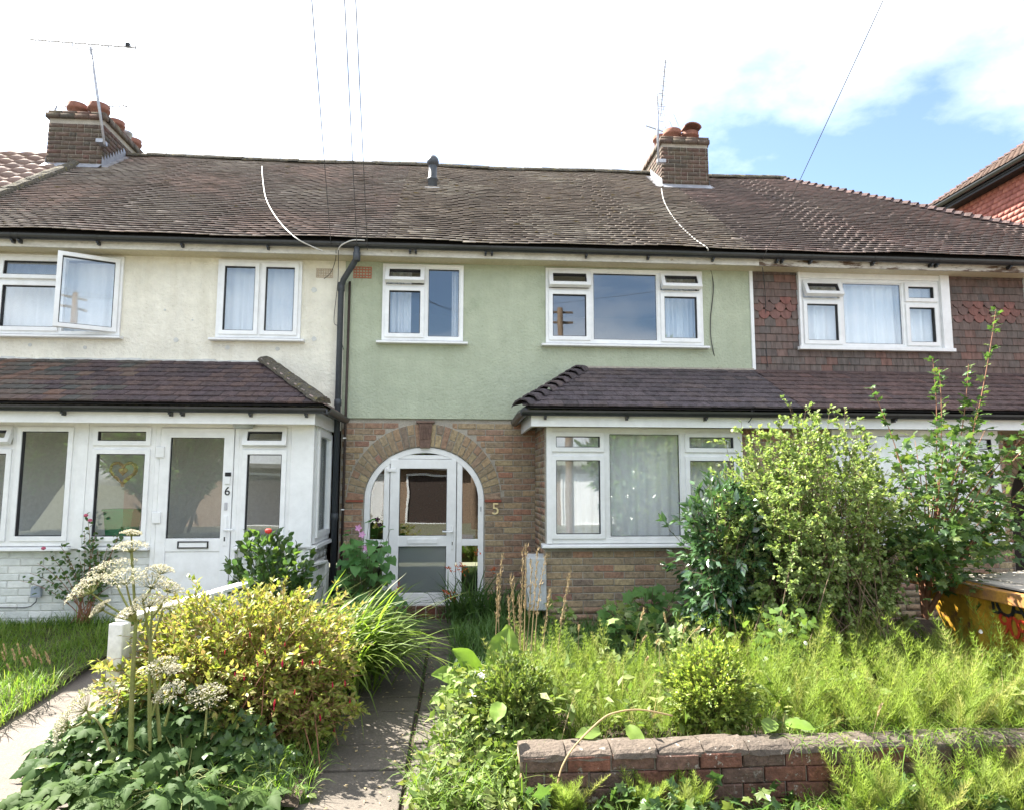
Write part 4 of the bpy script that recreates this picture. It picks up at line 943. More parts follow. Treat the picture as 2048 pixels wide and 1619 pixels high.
# ================================================================== house beyond the party ridge at left
h7 = thing('terraced_house', 'neighbouring house at far left showing only its pantiled roof', 'house', (-9.5, 0, 0))
MB().box(-12.5, H6L-.01, 0, 7.1, -.1, 4.6).build('wall', m_cream, h7)
rf7 = deck(h7, -12.5, -6.4); it = []
cs, sn = math.cos(ST), math.sin(ST); V = []; T = []; rr = []; q = 0
for r in range(14):
    for c in range(16):
        x0 = -6.42-.29*(c+1); s0 = r*.335; base = len(V); rv = random.random(); e = .035+random.uniform(-.006,.006)
        for ss, h0 in ((s0, e), (s0+.38, .012)):
            for i in range(7):
                u = i/6; h = h0+.035*(math.sin(u*2*math.pi)*.5+.5); V.append((x0+.29*u, EY+ss*cs-h*sn, EZ+ss*sn+h*cs+.02)); rr.append(rv)
        for i in range(7):
            u = i/6; h = e+.035*(math.sin(u*2*math.pi)*.5+.5)-.03; V.append((x0+.29*u, EY+s0*cs-h*sn, EZ+s0*sn+h*cs+.02)); rr.append(rv)
        for i in range(6):
            T += [(base+i,base+i+1,base+8+i),(base+i,base+8+i,base+7+i),(base+14+i,base+15+i,base+1+i),(base+14+i,base+1+i,base+i)]
tag(trimesh('pantiles', V, T, m_pantile, rf7, rr), kind='stuff')

# ================================================================== red tile-hung house at right
XR = 11.6
def atx(x, y, X): d_ = ray(x, y); return CAM+d_*((X-CAM[0])/d_[0])
e0 = atx(1860, 432, XR-.35); e1 = atx(2048, 322, XR-.35); ez = float(e0[2]+e1[2])/2; ye = float(e0[1])
hr = thing('neighbouring_house', 'red tile-hung house flank rising behind the hipped roof at right', 'house', (XR+3, ye-4, 0))
MB().box(XR, XR+7, ye-10, ye-.25, -.1, ez+.05).build('wall', m_brick_wall, hr)
it = []
for r in range(46):
    z = ez-.02-.115*(r+1); y = ye-10-(.09 if r % 2 else 0)
    while y < ye-.27:
        b_ = min(y+.172, ye-.26); it.append(corners(XR-.04, XR+.01, y, b_, z, z+.05)[:4]+[(XR-.022,y,z+.135),(XR+.01,y,z+.135),(XR+.01,b_,z+.135),(XR-.022,b_,z+.135)]); y += .175
it2 = []
for c8 in it:
    (x0_, y0_, z0_) = c8[0]; b_ = c8[2][1]
    it2.append([(XR-.045,y0_,z0_),(XR+.01,y0_,z0_),(XR+.01,b_,z0_),(XR-.045,b_,z0_),(XR-.02,y0_,z0_+.13),(XR+.01,y0_,z0_+.13),(XR+.01,b_,z0_+.13),(XR-.02,b_,z0_+.13)])
boxes('hung_tiles', it2, m_hang_red, hr, rng)
MB().box(XR-.38, XR+.02, ye-10, ye+.1, ez-.03, ez+.0).build('soffit', m_dark, hr); MB().box(XR-.36, XR-.33, ye-10, ye+.1, ez-.08, ez+.1).build('fascia', m_dark, hr)
gutter(hr, [(XR-.43,ye-10,ez+.08),(XR-.43,ye+.14,ez+.08)], r=.07)
MB().tube([(XR-.43,ye-.05,ez+.02),(XR-.12,ye-.3,ez-.5),(XR-.1,ye-.3,0)], .04).build('downpipe', m_gutter, hr, smooth=True)
rd = MB().quad((XR-.45,ye-10,ez+.1),(XR-.45,ye+.1,ez+.1),(XR+3.5,ye-3.8,ez+2.9),(XR+3.5,ye-10,ez+2.9)); rd.add([(XR-.45,ye+.1,ez+.1),(XR+7.4,ye+.1,ez+.1),(XR+3.5,ye-3.8,ez+2.9)], [(0,1,2)]); rfr = rd.build('roof', m_deck, hr)
it = []; th = math.atan2(2.8, 3.95); cs, sn = math.cos(th), math.sin(th); g = np.random.default_rng(3)
for r in range(40):
    s0 = r*.1; y = ye-10; ymax = ye+.1-s0*cs*.985
    y += .08 if r % 2 else 0
    while y < ymax:
        b_ = min(y+.162, ymax); lf_ = .03+abs(g.normal(0,.004)); P = lambda yy, ss, h: (XR-.47+ss*cs-h*sn, yy, ez+.1+ss*sn+h*cs)
        it.append([P(b_,s0,lf_-.016),P(y,s0,lf_-.016),P(y,s0+.15,-.004),P(b_,s0+.15,-.004),P(b_,s0,lf_),P(y,s0,lf_),P(y,s0+.15,.014),P(b_,s0+.15,.014)]); y += .166
boxes('roof_tiles', it, m_tile_far, rfr, rng)
bonnets(rfr, (XR-.46,ye+.11,ez+.12), (XR+3.5,ye-3.8,ez+2.92), 46, m_ltile4, .9)
# ================================================================== garden wall
gw = thing('garden_wall', 'low weathered red brick garden wall with rounded mortar coping', 'wall', (2, -4.95, 0))
WX0, WX1, WY = .36, 7.0, -4.97
core = MB().box(WX0+.01, WX1, WY+.012, WY+.2, -.25, .175).build('core', m_mortar, gw)
BRW_L = [brick_mesh(s+20, m_brick_wall, .232, .072, .012) for s in range(6)]
lay(core, BRW_L, lambda a, b: [(WX0, 7.0)], -.135, .175, lambda u, z: (u, WY+random.uniform(-.006,.006), z+random.uniform(-.003,.003)), bl=.243, bh=.0825)
it = [];
for r in range(4):
    for k in range(2): it.append(corners(WX0-.01, WX0+.02, WY+.005+k*.1, WY+.1+k*.1, -.135+r*.0825, -.135+r*.0825+.07))
boxes('brickwork', it, m_brick_far, core, rng)
x = WX0-.01; k = 0
cop = []
for s in range(5):
    q = random.Random(s); V = []; F = []; n_ = 9
    for kx in range(5):
        for i in range(n_):
            a = math.pi*i/(n_-1); V.append((.245*kx/4, .1-.115*math.cos(a)*(1+q.uniform(-.03,.03)), .052*math.sin(a)**.7+q.uniform(-.006,.006)))
    for kx in range(4):
        for i in range(n_-1): a = kx*n_+i; F.append((a,a+1,a+n_+1,a+n_))
    F += [tuple(range(n_-1,-1,-1)), tuple(4*n_+i for i in range(n_))]
    cop.append(MB().add(V, F).mesh('coping_brick', m_coping))
while x < 7.0:
    inst('coping_brick', random.choice(cop), gw, (x, WY+random.uniform(-.004,.004), .176+random.uniform(-.004,.003)), (0, 0, random.uniform(-.012,.012))); x += .2535

# ================================================================== white boundary fence
fn = thing('boundary_fence', 'low white painted panel fence between the two front gardens', 'fence', (-1.85, -2.4, 0))
P0, P1 = Vector((-2.16,-4.08,0)), Vector((-1.5,-.7,0)); d = P1-P0; Lf = d.length; rz_ = math.atan2(d.y, d.x)
for k in range(4):
    p = P0+d*(k/3); MB().box(-.045,.045,-.05,.05,-.15,.76).build('post', m_white_paint, fn, bevel=.01, loc=p, rot=(0,0,rz_))
for k in range(3):
    p = P0+d*(k/3); ln = Lf/3
    for z0, z1, o in ((-.06,.22,0),(.23,.5,.004),(.51,.71,0)): MB().box(.05, ln-.05, -.018+o, .018+o, z0, z1).build('board', m_white_paint, fn, bevel=.006, loc=p, rot=(0,0,rz_))
    MB().box(.02, ln-.01, -.055, .055, .762, .792).build('top_rail', m_white_paint, fn, bevel=.006, loc=p, rot=(0,0,rz_))

# ================================================================== skip
sk = thing('skip', 'yellow builders skip full of boards at the right edge', 'skip', (5.2, -3.9, GZ))
SX0, SX1, SY0, SY1, SZ = 4.36, 5.9, -5.6, -2.45, .80
def tub(i0, zt): return [(SX0+i0,SY0+i0,zt),(SX1-i0,SY0+i0,zt),(SX1-i0,SY1-i0,zt),(SX0+i0,SY1-i0,zt)]
top = tub(0, SZ); bot = [(SX0+.08,SY0+.55,GZ+.02),(SX1-.08,SY0+.55,GZ+.02),(SX1-.08,SY1-.55,GZ+.02),(SX0+.08,SY1-.55,GZ+.02)]
ti = tub(.02, SZ); bi = [(SX0+.1,SY0+.57,GZ+.05),(SX1-.1,SY0+.57,GZ+.05),(SX1-.1,SY1-.57,GZ+.05),(SX0+.1,SY1-.57,GZ+.05)]
F = [(4,5,6,7)]+[(k,(k+1)%4,4+(k+1)%4,4+k) for k in range(4)]; F2 = [(11-8+8,14-4,9,8)] if False else []
MB().add(top+bot, F).add(ti+bi, [(7,6,5,4)]+[((k+1)%4,k,4+k,4+(k+1)%4) for k in range(4)]).build('tub', m_skip, sk)
rim = MB(); 
rim.box(SX0-.06, SX0+.03, SY0-.05, SY1+.05, SZ-.085, SZ+.012); rim.box(SX1-.03, SX1+.06, SY0-.05, SY1+.05, SZ-.085, SZ+.012)
rim.box(SX0+.03, SX1-.03, SY0-.05, SY0+.03, SZ-.083, SZ+.01); rim.box(SX0+.03, SX1-.03, SY1-.03, SY1+.05, SZ-.083, SZ+.01); rim.build('rim', m_skip_rim, sk, bevel=.008)
for y in (-3.2, -4.8): MB().box(SX0-.045, SX0+.05, y-.05, y+.05, .1, SZ-.08).build('rib', m_skip, sk, bevel=.006)
def skip_text(s, px, py, size, mat):
    p = atx(px, py, SX0); t = (SZ-p[2])/(SZ-GZ); xx = SX0+.08*t-.006
    th_ = math.atan2(.08, SZ-GZ)
    M4 = Matrix.Translation((xx-.004, p[1], p[2])) @ Matrix.Rotation(R(-90), 4, 'Z') @ FRONT @ Matrix.Rotation(th_, 4, 'X')
    text(sk, s, size, M4, mat, 'lettering', .002)
for s, px, py in (('-',1965,1207),('L',1993,1226),('O',2012,1232),('A',2036,1240)): skip_text(s, px, py, .27, m_paint_black)
for s, px, py in (('9',2008,1268),('0',2027,1276),('9',2043,1284)): skip_text(s, px, py, .25, m_paint_red)
for k, (x0, x1, y0, y1, z, rx, ry) in enumerate(((4.45,5.75,-4.3,-2.6,.80,0,.02),(4.7,5.85,-4.0,-2.75,.84,.03,-.05),(4.5,5.6,-5.3,-4.0,.79,.01,.02))):
    o = MB().box(-(x1-x0)/2,(x1-x0)/2,-(y1-y0)/2,(y1-y0)/2,0,.015).build('board', m_plank, None, loc=((x0+x1)/2,(y0+y1)/2,z), rot=(rx,ry,.12*k))
    tag(o, ['wide pale board lying flat in the yellow skip','pale board tilted on top of the other boards in the skip','pale board at the near end of the yellow skip'][k], 'board', 'waste boards in the skip')
MB().box(SX0+.12, SX1-.12, SY0+.3, SY1-.3, .5, .72).build('rubble_fill', m_soil, sk)

# ================================================================== boxes on walls
mbx = thing('meter_box', 'pale grey meter box leaning at the foot of the brick wall', 'meter box', (.93, -.75, .1))
p = at(1070, 1150, -.9)
b = MB().add([(-.11,-.1,0),(.11,-.1,0),(.11,.1,0),(-.11,.1,0),(-.11,-.05,.56),(.11,-.05,.56),(.11,.1,.6),(-.11,.1,.6)], [(0,3,2,1),(4,5,6,7),(0,1,5,4),(1,2,6,5),(2,3,7,6),(3,0,4,7)])
b.build('case', m_meter, mbx, bevel=.012, loc=(float(p[0]), -1.0, .27)); MB().box(-.02,.02,-.012,0,0,.05).build('latch', m_lead, mbx, loc=(float(p[0])+.06, -1.075, .55))
jb = thing('junction_box', 'small grey junction box on the white painted brick wall', 'junction box', (-4.42, -1.03, .5))
p = at(76, 1181, -1.03); MB().box(-.05,.05,-.05,0,-.055,.055).build('case', m_junction, jb, bevel=.01, loc=tuple(p)); MB().box(-.053,.053,-.053,-.04,-.06,-.05).build('lid_edge', m_lead, jb, loc=tuple(p))
def wire(name, pts, r, mat, label, cat='cable', group=None):
    o = MB().tube(pts, r, 6).build(name, mat, smooth=True); return tag(o, label, cat, group)
wire('cable', [at(-20,1214,-1.025), at(50,1214,-1.025), at(62,1211,-1.025), at(72,1202,-1.03), at(75,1190,-1.04)], .005, m_wire, 'thin black cable running left from the grey junction box')
def onroof(px, py, h=.05):
    d_ = ray(px, py); t = math.tan(ST); k_ = (EZ+h+t*(CAM[1]-EY)-CAM[2])/(d_[2]-t*d_[1]); return CAM+d_*k_
def smooth_pts(pts, k=6):
    pts = [Vector(p) for p in pts]; out = []
    for i in range(len(pts)-1):
        a, b, c, e = pts[max(i-1,0)], pts[i], pts[i+1], pts[min(i+2,len(pts)-1)]
        for j in range(k):
            t = j/k; out.append(.5*((2*b)+(c-a)*t+(2*a-5*b+4*c-e)*t*t+(3*b-a-3*c+e)*t**3))
    return out+[pts[-1]]
wire('roof_cable', smooth_pts([onroof(524,333), onroof(526,362), onroof(533,400), onroof(556,440), onroof(590,475), at(625,494,-.47), at(645,502,-.42)]), .008, m_white_cable, 'white cable curving down the red-brown roof of the cream house')
wire('roof_cable', smooth_pts([onroof(1323,378), onroof(1329,405), onroof(1350,440), onroof(1385,475), onroof(1413,495), at(1416,502,-.47)]), .008, m_white_cable, 'white cable from the right chimney down to the gutter')
wire('cable', smooth_pts([at(1412,515,-.33), at(1420,535,-.04), at(1427,575,-.035), at(1421,640,-.035), at(1424,690,-.04), at(1440,745,-.06), at(1470,785,-.7), at(1500,812,-1.2), at(1503,835,-1.36), at(1487,852,-1.1)]), .006, m_wire, 'black cable hanging down the green wall beside the wide window')
wire('cable', smooth_pts([at(1525,535,-.33), at(1531,600,-.04), at(1534,720,-.04), at(1545,752,-.05), at(1560,790,-.7)]), .005, m_wire, 'black cable crossing the hung tiles at their left edge')
wire('cable', smooth_pts([at(676,500,-.42), at(684,490,-.47), at(705,481,-.48), at(730,481,-.46)]), .008, m_white_cable, 'short white cable looped over the gutter above the downpipe')
wire('cable', smooth_pts([at(672,500,-.4), at(671,520,-.2), at(662,545,-.1), at(648,558,-.07)]), .004, m_wire, 'loose black wire ending on the cream wall by the downpipe')
wire('cable', smooth_pts([at(677,500,-.4), at(676,560,-.16), at(668,640,-.14), at(676,655,-.13), at(687,700,-.05)]), .004, m_wire, 'thin black wire trailing behind the grey downpipe')

# ================================================================== aerials
def aerial(label, mast, boom, els, ref, loc):
    a = thing('television_aerial', label, 'aerial', loc, 'television aerials on the chimneys')
    MB().tube(mast, .022, 8).build('mast', m_metal, a, smooth=True)
    b0, b1 = Vector(boom[0]), Vector(boom[1]); MB().tube([b0, b1], .012, 6).build('boom', m_metal, a)
    side = Vector(els[1]).normalized()
    for k in range(els[0]):
        p = b0.lerp(b1, (k+.5)/els[0]); hl = els[2]*(.7+.3*k/els[0]); MB().tube([p-side*hl, p+side*hl], .004, 5).build('element', m_metal, a)
    return a
ml = [at(209,290,2.45), at(181,95,2.45)]
a1 = aerial('long television aerial on a tall pole at the left chimney', ml, (at(60,79,2.45), at(272,96,2.45)), (16, (.15,1,.25), .09), None, ml[0])
MB().tube(smooth_pts([at(146,86,2.45), at(148,96,2.45), at(181,99,2.45), at(212,101,2.45), at(217,92,2.45)]), .008, 6).build('cradle', m_metal, a1)
r0 = Vector(at(272,97,2.45)); MB().tube([r0+Vector((0,-.06,.06)), r0, r0+Vector((.02,-.05,-.14))], .008).build('reflector', m_metal, a1)
MB().box(-.03,.03,-.03,.03,-.03,.03).build('dipole_box', m_dark, a1, loc=tuple(at(256,91,2.45)))
MB().box(-.09,.02,-.02,.14,-.03,.03).build('bracket', m_metal, a1, loc=tuple(at(204,282,2.45)))
a2 = aerial('low television aerial lying level behind the left chimney pots', (at(106,240,4.2), at(112,212,4.2)), (at(100,214,4.2), at(255,212,4.2)), (12, (.1,1,.1), .1), None, at(106,240,4.2))
rb = Vector(at(246,213,4.2))
for k in range(5): MB().tube([rb+Vector((-.08+.05*k,-.05,-.14+.07*k)), rb+Vector((.12,.1,-.16+.08*k))], .006).build('reflector', m_metal, a2)
m2 = [at(1317,330,2.5), at(1314,193,2.5)]
a3 = aerial('television aerial pointing steeply upward on the right chimney', m2, (at(1331,120,2.2), at(1321,232,2.7)), (12, (1,.2,.0), .07), None, m2[0])
MB().tube(smooth_pts([at(1313,207,2.5), at(1314,190,2.5), at(1324,187,2.45)]), .008).build('cradle', m_metal, a3)
c_ = Vector(at(1321,228,2.6)); u_ = Vector((.09,.06,.03)); v_ = Vector((.02,-.05,.17))
for k in range(-2, 3): MB().tube([c_+u_*(k/2)-v_*.7, c_+u_*(k/2)+v_*.7], .005).build('reflector', m_metal, a3)
for k in (-1, 1): MB().tube([c_-u_+v_*.7*k, c_+u_+v_*.7*k], .005).build('reflector', m_metal, a3)
MB().box(-.03,.12,-.02,.04,-.03,.03).build('bracket', m_metal, a3, loc=tuple(at(1318,322,2.5)))
a4 = aerial('short television aerial sloping down behind the right chimney pots', (at(1345,290,3.2), at(1345,262,3.2)), (at(1292,252,3.3), at(1352,272,3.2)), (5, (.2,1,.5), .14), None, at(1345,290,3.2))
for px0, py0, px1, py1 in ((1347,228,1357,252),(1339,242,1349,266),(1330,254,1337,268)): MB().tube([at(px0,py0,3.2), at(px1,py1,3.2)], .006).build('element', m_metal, a4)
# telegraph pole behind the camera and its overhead wires
for TX, tl_ in ((3.98, 'wooden telegraph pole with a terminal box, mirrored in the wide upper window'), (.65, 'wooden telegraph pole across the street where the overhead wires meet')):
  tp_ = thing('telegraph_pole', tl_, 'telegraph pole', (TX, -18, -.1), 'telegraph poles across the street')
  MB().lathe([(.15,0),(.11,8.6),(.0,8.65)], (TX,-18,-.1), 12).build('shaft', m_stem, tp_, smooth=True)
  for z in (8.3, 7.9): MB().box(TX-.5, TX+.5, -18.16, -18.1, z, z+.08).build('crossarm', m_stem, tp_)
  if TX > 1: MB().box(TX-.18,TX+.18,-18.3,-18.1,6.6,7.3).build('terminal_box', m_dark, tp_)
def overhead(p0, p1, sag, label):
    p0, p1 = Vector(p0), Vector(p1); pts = [p0.lerp(p1, t/24)-Vector((0,0,sag*4*(t/24)*(1-t/24))) for t in range(25)]
    wire('overhead_wire', pts, .0037, m_wire, label, 'wire')
overhead(at(662,490,-.42), (.75,-18,8.4), .25, 'leftmost overhead wire rising from the cream house eaves')
overhead(at(714,495,-.42), (.7,-18,8.3), .25, 'middle overhead wire rising from the eaves by the downpipe')
overhead(at(735,500,-.42), (.6,-18,8.2), .2, 'right-hand overhead wire of three above the downpipe')
overhead(at(1525,520,-.42), (.5,-18,8.6), .2, 'single overhead wire slanting up to the right across the sky')

# ================================================================== things behind the glass
hw_ = []
for k in range(41):
    t = 2*math.pi*k/40; hw_.append((.0085*16*math.sin(t)**3, 0, .0085*(13*math.cos(t)-5*math.cos(2*t)-2*math.cos(3*t)-math.cos(4*t))))
c_ = Vector(at(246,943,-.9))
wr = thing('heart_wreath', 'wicker heart wreath hanging in the porch window of the cream house', 'wreath', c_)
for j in range(3): MB().tube([c_+Vector(p)*(1+.06*(j-1))+Vector((random.uniform(-.006,.006),.008*(j-1),random.uniform(-.006,.006))) for p in hw_], .011, 6).build('twig_ring', m_wicker, wr)
MB().prism([(.003*16*math.sin(2*math.pi*k/24)**3, .003*(13*math.cos(2*math.pi*k/24)-5*math.cos(4*math.pi*k/24)-2*math.cos(6*math.pi*k/24)-math.cos(8*math.pi*k/24))) for k in range(24)], -.008, .008).build('small_heart', m_wicker, wr, loc=c_+Vector((0,0,.01)))
cr_ = thing('green_crate', 'bright green plastic crate standing inside the porch window', 'crate', (-3.7, -.55, .9))
p = at(245, 1042, -.6); V = [(-.13,-.1,-.16),(.13,-.1,-.16),(.13,.1,-.16),(-.13,.1,-.16),(-.16,-.12,.13),(.16,-.12,.13),(.16,.12,.13),(-.16,.12,.13)]
MB().add(V, [(0,3,2,1),(0,1,5,4),(1,2,6,5),(2,3,7,6),(3,0,4,7)]).build('body', m_crate, cr_, loc=tuple(p)); MB().ring(-.17,.17,-.13,.13,.02,-.012,.012).build('rim', m_crate, cr_, loc=(p[0],p[1],p[2]+.13), rot=(R(90),0,0))
p2 = float(p[2])-.165
tb = thing('porch_shelf', 'pale wooden shelf inside the porch window under the green crate', 'shelf', (float(p[0]), -.5, .1))
MB().box(float(p[0])-.3, float(p[0])+.3, -.75, -.3, p2-.03, p2).build('top', m_plank, tb)
for sx in (-.27, .25): MB().box(float(p[0])+sx, float(p[0])+sx+.03, -.7, -.35, .03, p2-.03).build('leg', m_plank, tb)

# ================================================================== across the street, behind the camera (seen only in the glass)
gb = thing('garage_block', 'low brown brick garage block across the street, mirrored in the glass', 'garage', (0, -24, 0))
MB().box(-14, 12, -30, -24, -.3, 2.25).build('wall', m_brick_far, gb); MB().box(-14.3, 12.3, -30, -23.7, 2.25, 2.42).build('roof', m_asphalt, gb)
for k, x in enumerate((-9.5,-5.8,-2.3,1.2,4.6,8.2)):
    MB().ring(x-.05, x+2.45, -.25, 2.05, .09, -24.06, -23.93).build('door_frame', m_upvc, gb); o = MB().box(x+.06, x+2.34, -24.03, -23.98, -.2, 1.95).build('garage_door', m_upvc if k in (1, 4) else m_pipe_brown, gb)
# ================================================================== plants
UP = np.array([0, 0, 1.0])
def nrm(a): return a/np.maximum(np.linalg.norm(a, axis=-1, keepdims=True), 1e-9)
OVAL = (np.array([(0,0,0),(.42,.24,.05),(.42,-.24,.05),(1,0,-.08),(.45,0,-.02)]), np.array([(0,4,1),(0,2,4),(1,4,3),(4,2,3)]))
ROUND = (np.array([(0,0,0),(.28,.34,.06),(.28,-.34,.06),(.72,.3,.05),(.72,-.3,.05),(1,0,-.08),(.5,0,-.02)]), np.array([(0,6,1),(0,2,6),(1,6,3),(2,4,6),(3,6,5),(6,4,5)]))
LANCE = (np.array([(0,0,0),(.4,.13,.03),(.4,-.13,.03),(1,0,-.12),(.45,0,-.01)]), np.array([(0,4,1),(0,2,4),(1,4,3),(4,2,3)]))
def lobed(lobes=5, depth=.45, spread=2.3, dome=.18, wob=0, seed=0, tooth=0):
    q = random.Random(seed); out = [(0.0, 0.0)]; n = lobes*2-1
    for i in range(-1, n+1):
        a = -spread+2*spread*i/(n-1) if n > 1 else 0
        tip = i % 2 == 0; r = (1.0-.35*abs(a)/spread) if tip else (1.0-.35*abs(a)/spread)*(1-depth)
        if i in (-1, n): r *= .35; a = max(-2.7, min(2.7, a))
        r *= 1+q.uniform(-wob, wob)
        if tip and tooth and 0 <= i < n:
            for da, rr in ((-.16,.82),(-.05,.93),(0,1),(.05,.93),(.16,.82)): out.append((.35+.65*r*rr*math.cos(a+da), .65*r*rr*math.sin(a+da)))
        else: out.append((.35+.65*r*math.cos(a), .65*r*math.sin(a)))
    V = [(.35, 0, 0.0)]+[(x, y, -dome*((x-.35)**2+y*y)*1.6+.06*math.sin(9*math.atan2(y, x-.35))*math.hypot(x-.35, y)) for x, y in out]
    T = [(0, i, i+1) for i in range(1, len(V)-1)]+[(0, len(V)-1, 1)]
    return np.array(V), np.array(T)
def scatter(name, templ, P, A, Nn, S, mat, parent, g, smooth=False, rnd=None):
    P, A, Nn, S = map(np.asarray, (P, A, Nn, S)); tv, tt = templ; n = len(P)
    X = nrm(A); Yv = nrm(np.cross(Nn, X)); Zv = np.cross(X, Yv)
    V = P[:, None]+S[:, None, None]*(tv[None, :, 0:1]*X[:, None]+tv[None, :, 1:2]*Yv[:, None]+tv[None, :, 2:3]*Zv[:, None])
    T = tt[None]+len(tv)*np.arange(n)[:, None, None]
    return trimesh(name, V, T, mat, parent, np.repeat(g.random(n) if rnd is None else rnd, len(tv)), smooth)
def bez(b, t, mid, k=8):
    u = np.linspace(0, 1, k)[None, :, None]; return (1-u)**2*b[:, None]+2*u*(1-u)*mid[:, None]+u*u*t[:, None]
def tubes(name, pts, r0, r1, mat, parent, sides=4, smooth=True):
    n, k, _ = pts.shape; tg = nrm(np.gradient(pts, axis=1)); ref = np.where(np.abs(tg[..., 2:3]) > .9, np.array([1.0,0,0]), UP)
    u = nrm(np.cross(tg, ref)); w_ = np.cross(u, tg); r = np.linspace(r0, r1, k)[None, :, None] if np.isscalar(r0) else (r0[:, None]+(r1-r0)[:, None]*np.linspace(0, 1, k)[None])[..., None]
    a = 2*np.pi*np.arange(sides)/sides
    V = pts[:, :, None]+r[..., None]*(np.cos(a)[None, None, :, None]*u[:, :, None]+np.sin(a)[None, None, :, None]*w_[:, :, None])
    T = []
    i, j = np.meshgrid(np.arange(k-1), np.arange(sides), indexing='ij'); i = i.ravel(); j = j.ravel(); j2 = (j+1) % sides
    q = np.stack([i*sides+j, i*sides+j2, (i+1)*sides+j2, (i+1)*sides+j], 1); t_ = np.concatenate([q[:, [0,1,2]], q[:, [0,2,3]]])
    T = t_[None]+k*sides*np.arange(n)[:, None, None]
    return trimesh(name, V, T, mat, parent, np.repeat(np.random.default_rng(n).random(n), k*sides), smooth)
def along(g, pts, m, t0, t1=1.0):
    n, k, _ = pts.shape; t = g.uniform(t0, t1, (n, m))*(k-1); i = np.minimum(t.astype(int), k-2); f = (t-i)[..., None]; r = np.arange(n)[:, None]
    p = pts[r, i]*(1-f)+pts[r, i+1]*f; tg = nrm(pts[r, i+1]-pts[r, i]); return p.reshape(-1, 3), tg.reshape(-1, 3)
def leafdirs(g, p, tg, c, out=.6, side=.7, upw=.25, tan=.4):
    rv = nrm(g.normal(size=p.shape)); perp = nrm(rv-tg*np.sum(rv*tg, 1, keepdims=True)); o = nrm(p-c)
    return nrm(perp*side+tg*tan+o*out+UP*upw), nrm(UP*1.0+o*.35+g.normal(size=p.shape)*.45)
def ell_tips(g, n, c, r, zmin=-.35, lump=.12, seed=0.0, fill=.8):
    v = nrm(g.normal(size=(n*3, 3))); v = v[v[:, 2] > zmin][:n]
    k = 1+lump*(np.sin(v[:, 0]*5+seed)+np.sin(v[:, 2]*6+v[:, 1]*4+seed*2)*.8)
    k *= g.uniform(fill, 1.03, len(v)); return np.array(c)+v*np.array(r)*k[:, None]
def shrub(name, label, cat, base, c, r, n, m, size, templ, lmat, smat, seed, t0=.45, spread=.12, zmin=-.35, lump=.12, out=.6, upw=.25, bend=.15, stem_r=(.006,.0015), fill=.75, extra=None, group=None, tan=.4, twigs=None):
    g = np.random.default_rng(seed); base = np.array(base, float); c = np.array(c, float)
    th = thing(name, label, cat, tuple(base), group)
    tips = ell_tips(g, n, c, r, zmin, lump, seed*1.7, fill)
    if extra is not None: tips = np.concatenate([tips, np.array(extra)])
    b = base+np.stack([g.normal(0, spread, len(tips)), g.normal(0, spread, len(tips)), np.zeros(len(tips))], 1)
    mid = (b+tips)/2+np.stack([(c-base)[0]*.0+g.normal(0, .06, len(tips)), g.normal(0, .06, len(tips)), bend*np.linalg.norm(tips-b, axis=1)], 1)
    pts = bez(b, tips, mid, 9); tubes('stems', pts, stem_r[0], stem_r[1], smat, th)
    p, tg = along(g, pts, m, t0); A, Nn = leafdirs(g, p, tg, c, out, .7, upw, tan)
    if twigs:
        k_, ln_, m2 = twigs; q, tq = along(g, pts, k_, .3, .97); dv = nrm(nrm(g.normal(size=q.shape))+nrm(q-c)*.35+tq*.35+UP*.15); q1 = q+dv*(ln_*g.uniform(.5, 1.2, len(q)))[:, None]
        tw = bez(q, q1, (q+q1)/2+UP*.01, 4); tubes('twigs', tw, stem_r[1]*1.3, stem_r[1]*.7, smat, th, 3)['kind'] = 'stuff'
        p3, t3 = along(g, tw, m2, .15); A3, N3 = leafdirs(g, p3, t3, c, out, .8, upw, tan); p, A, Nn = np.concatenate([p, p3]), np.concatenate([A, A3]), np.concatenate([Nn, N3])
    tag(scatter('foliage', templ, p, A, Nn, size*g.uniform(.65, 1.2, len(p)), lmat, th, g), kind='stuff')
    return th, g, pts
def leaf_meshes(templ_list, mat, name='leaf'):
    out = []
    for tv, tt in templ_list:
        me = bpy.data.meshes.new(name); me.from_pydata([tuple(v) for v in tv], [], [tuple(int(i) for i in t) for t in tt]); me.materials.append(mat); me.polygons.foreach_set('use_smooth', [True]*len(tt)); me.update(); out.append(me)
    return out
def leaf_obj(parent, me, p, axis, normal, s, name='leaf'):
    X = Vector(axis).normalized(); Yv = Vector(normal).cross(X).normalized(); Zv = X.cross(Yv)
    Q = Matrix((X, Yv, Zv)).transposed().to_euler(); return inst(name, me, parent, tuple(p), Q, (s, s, s))
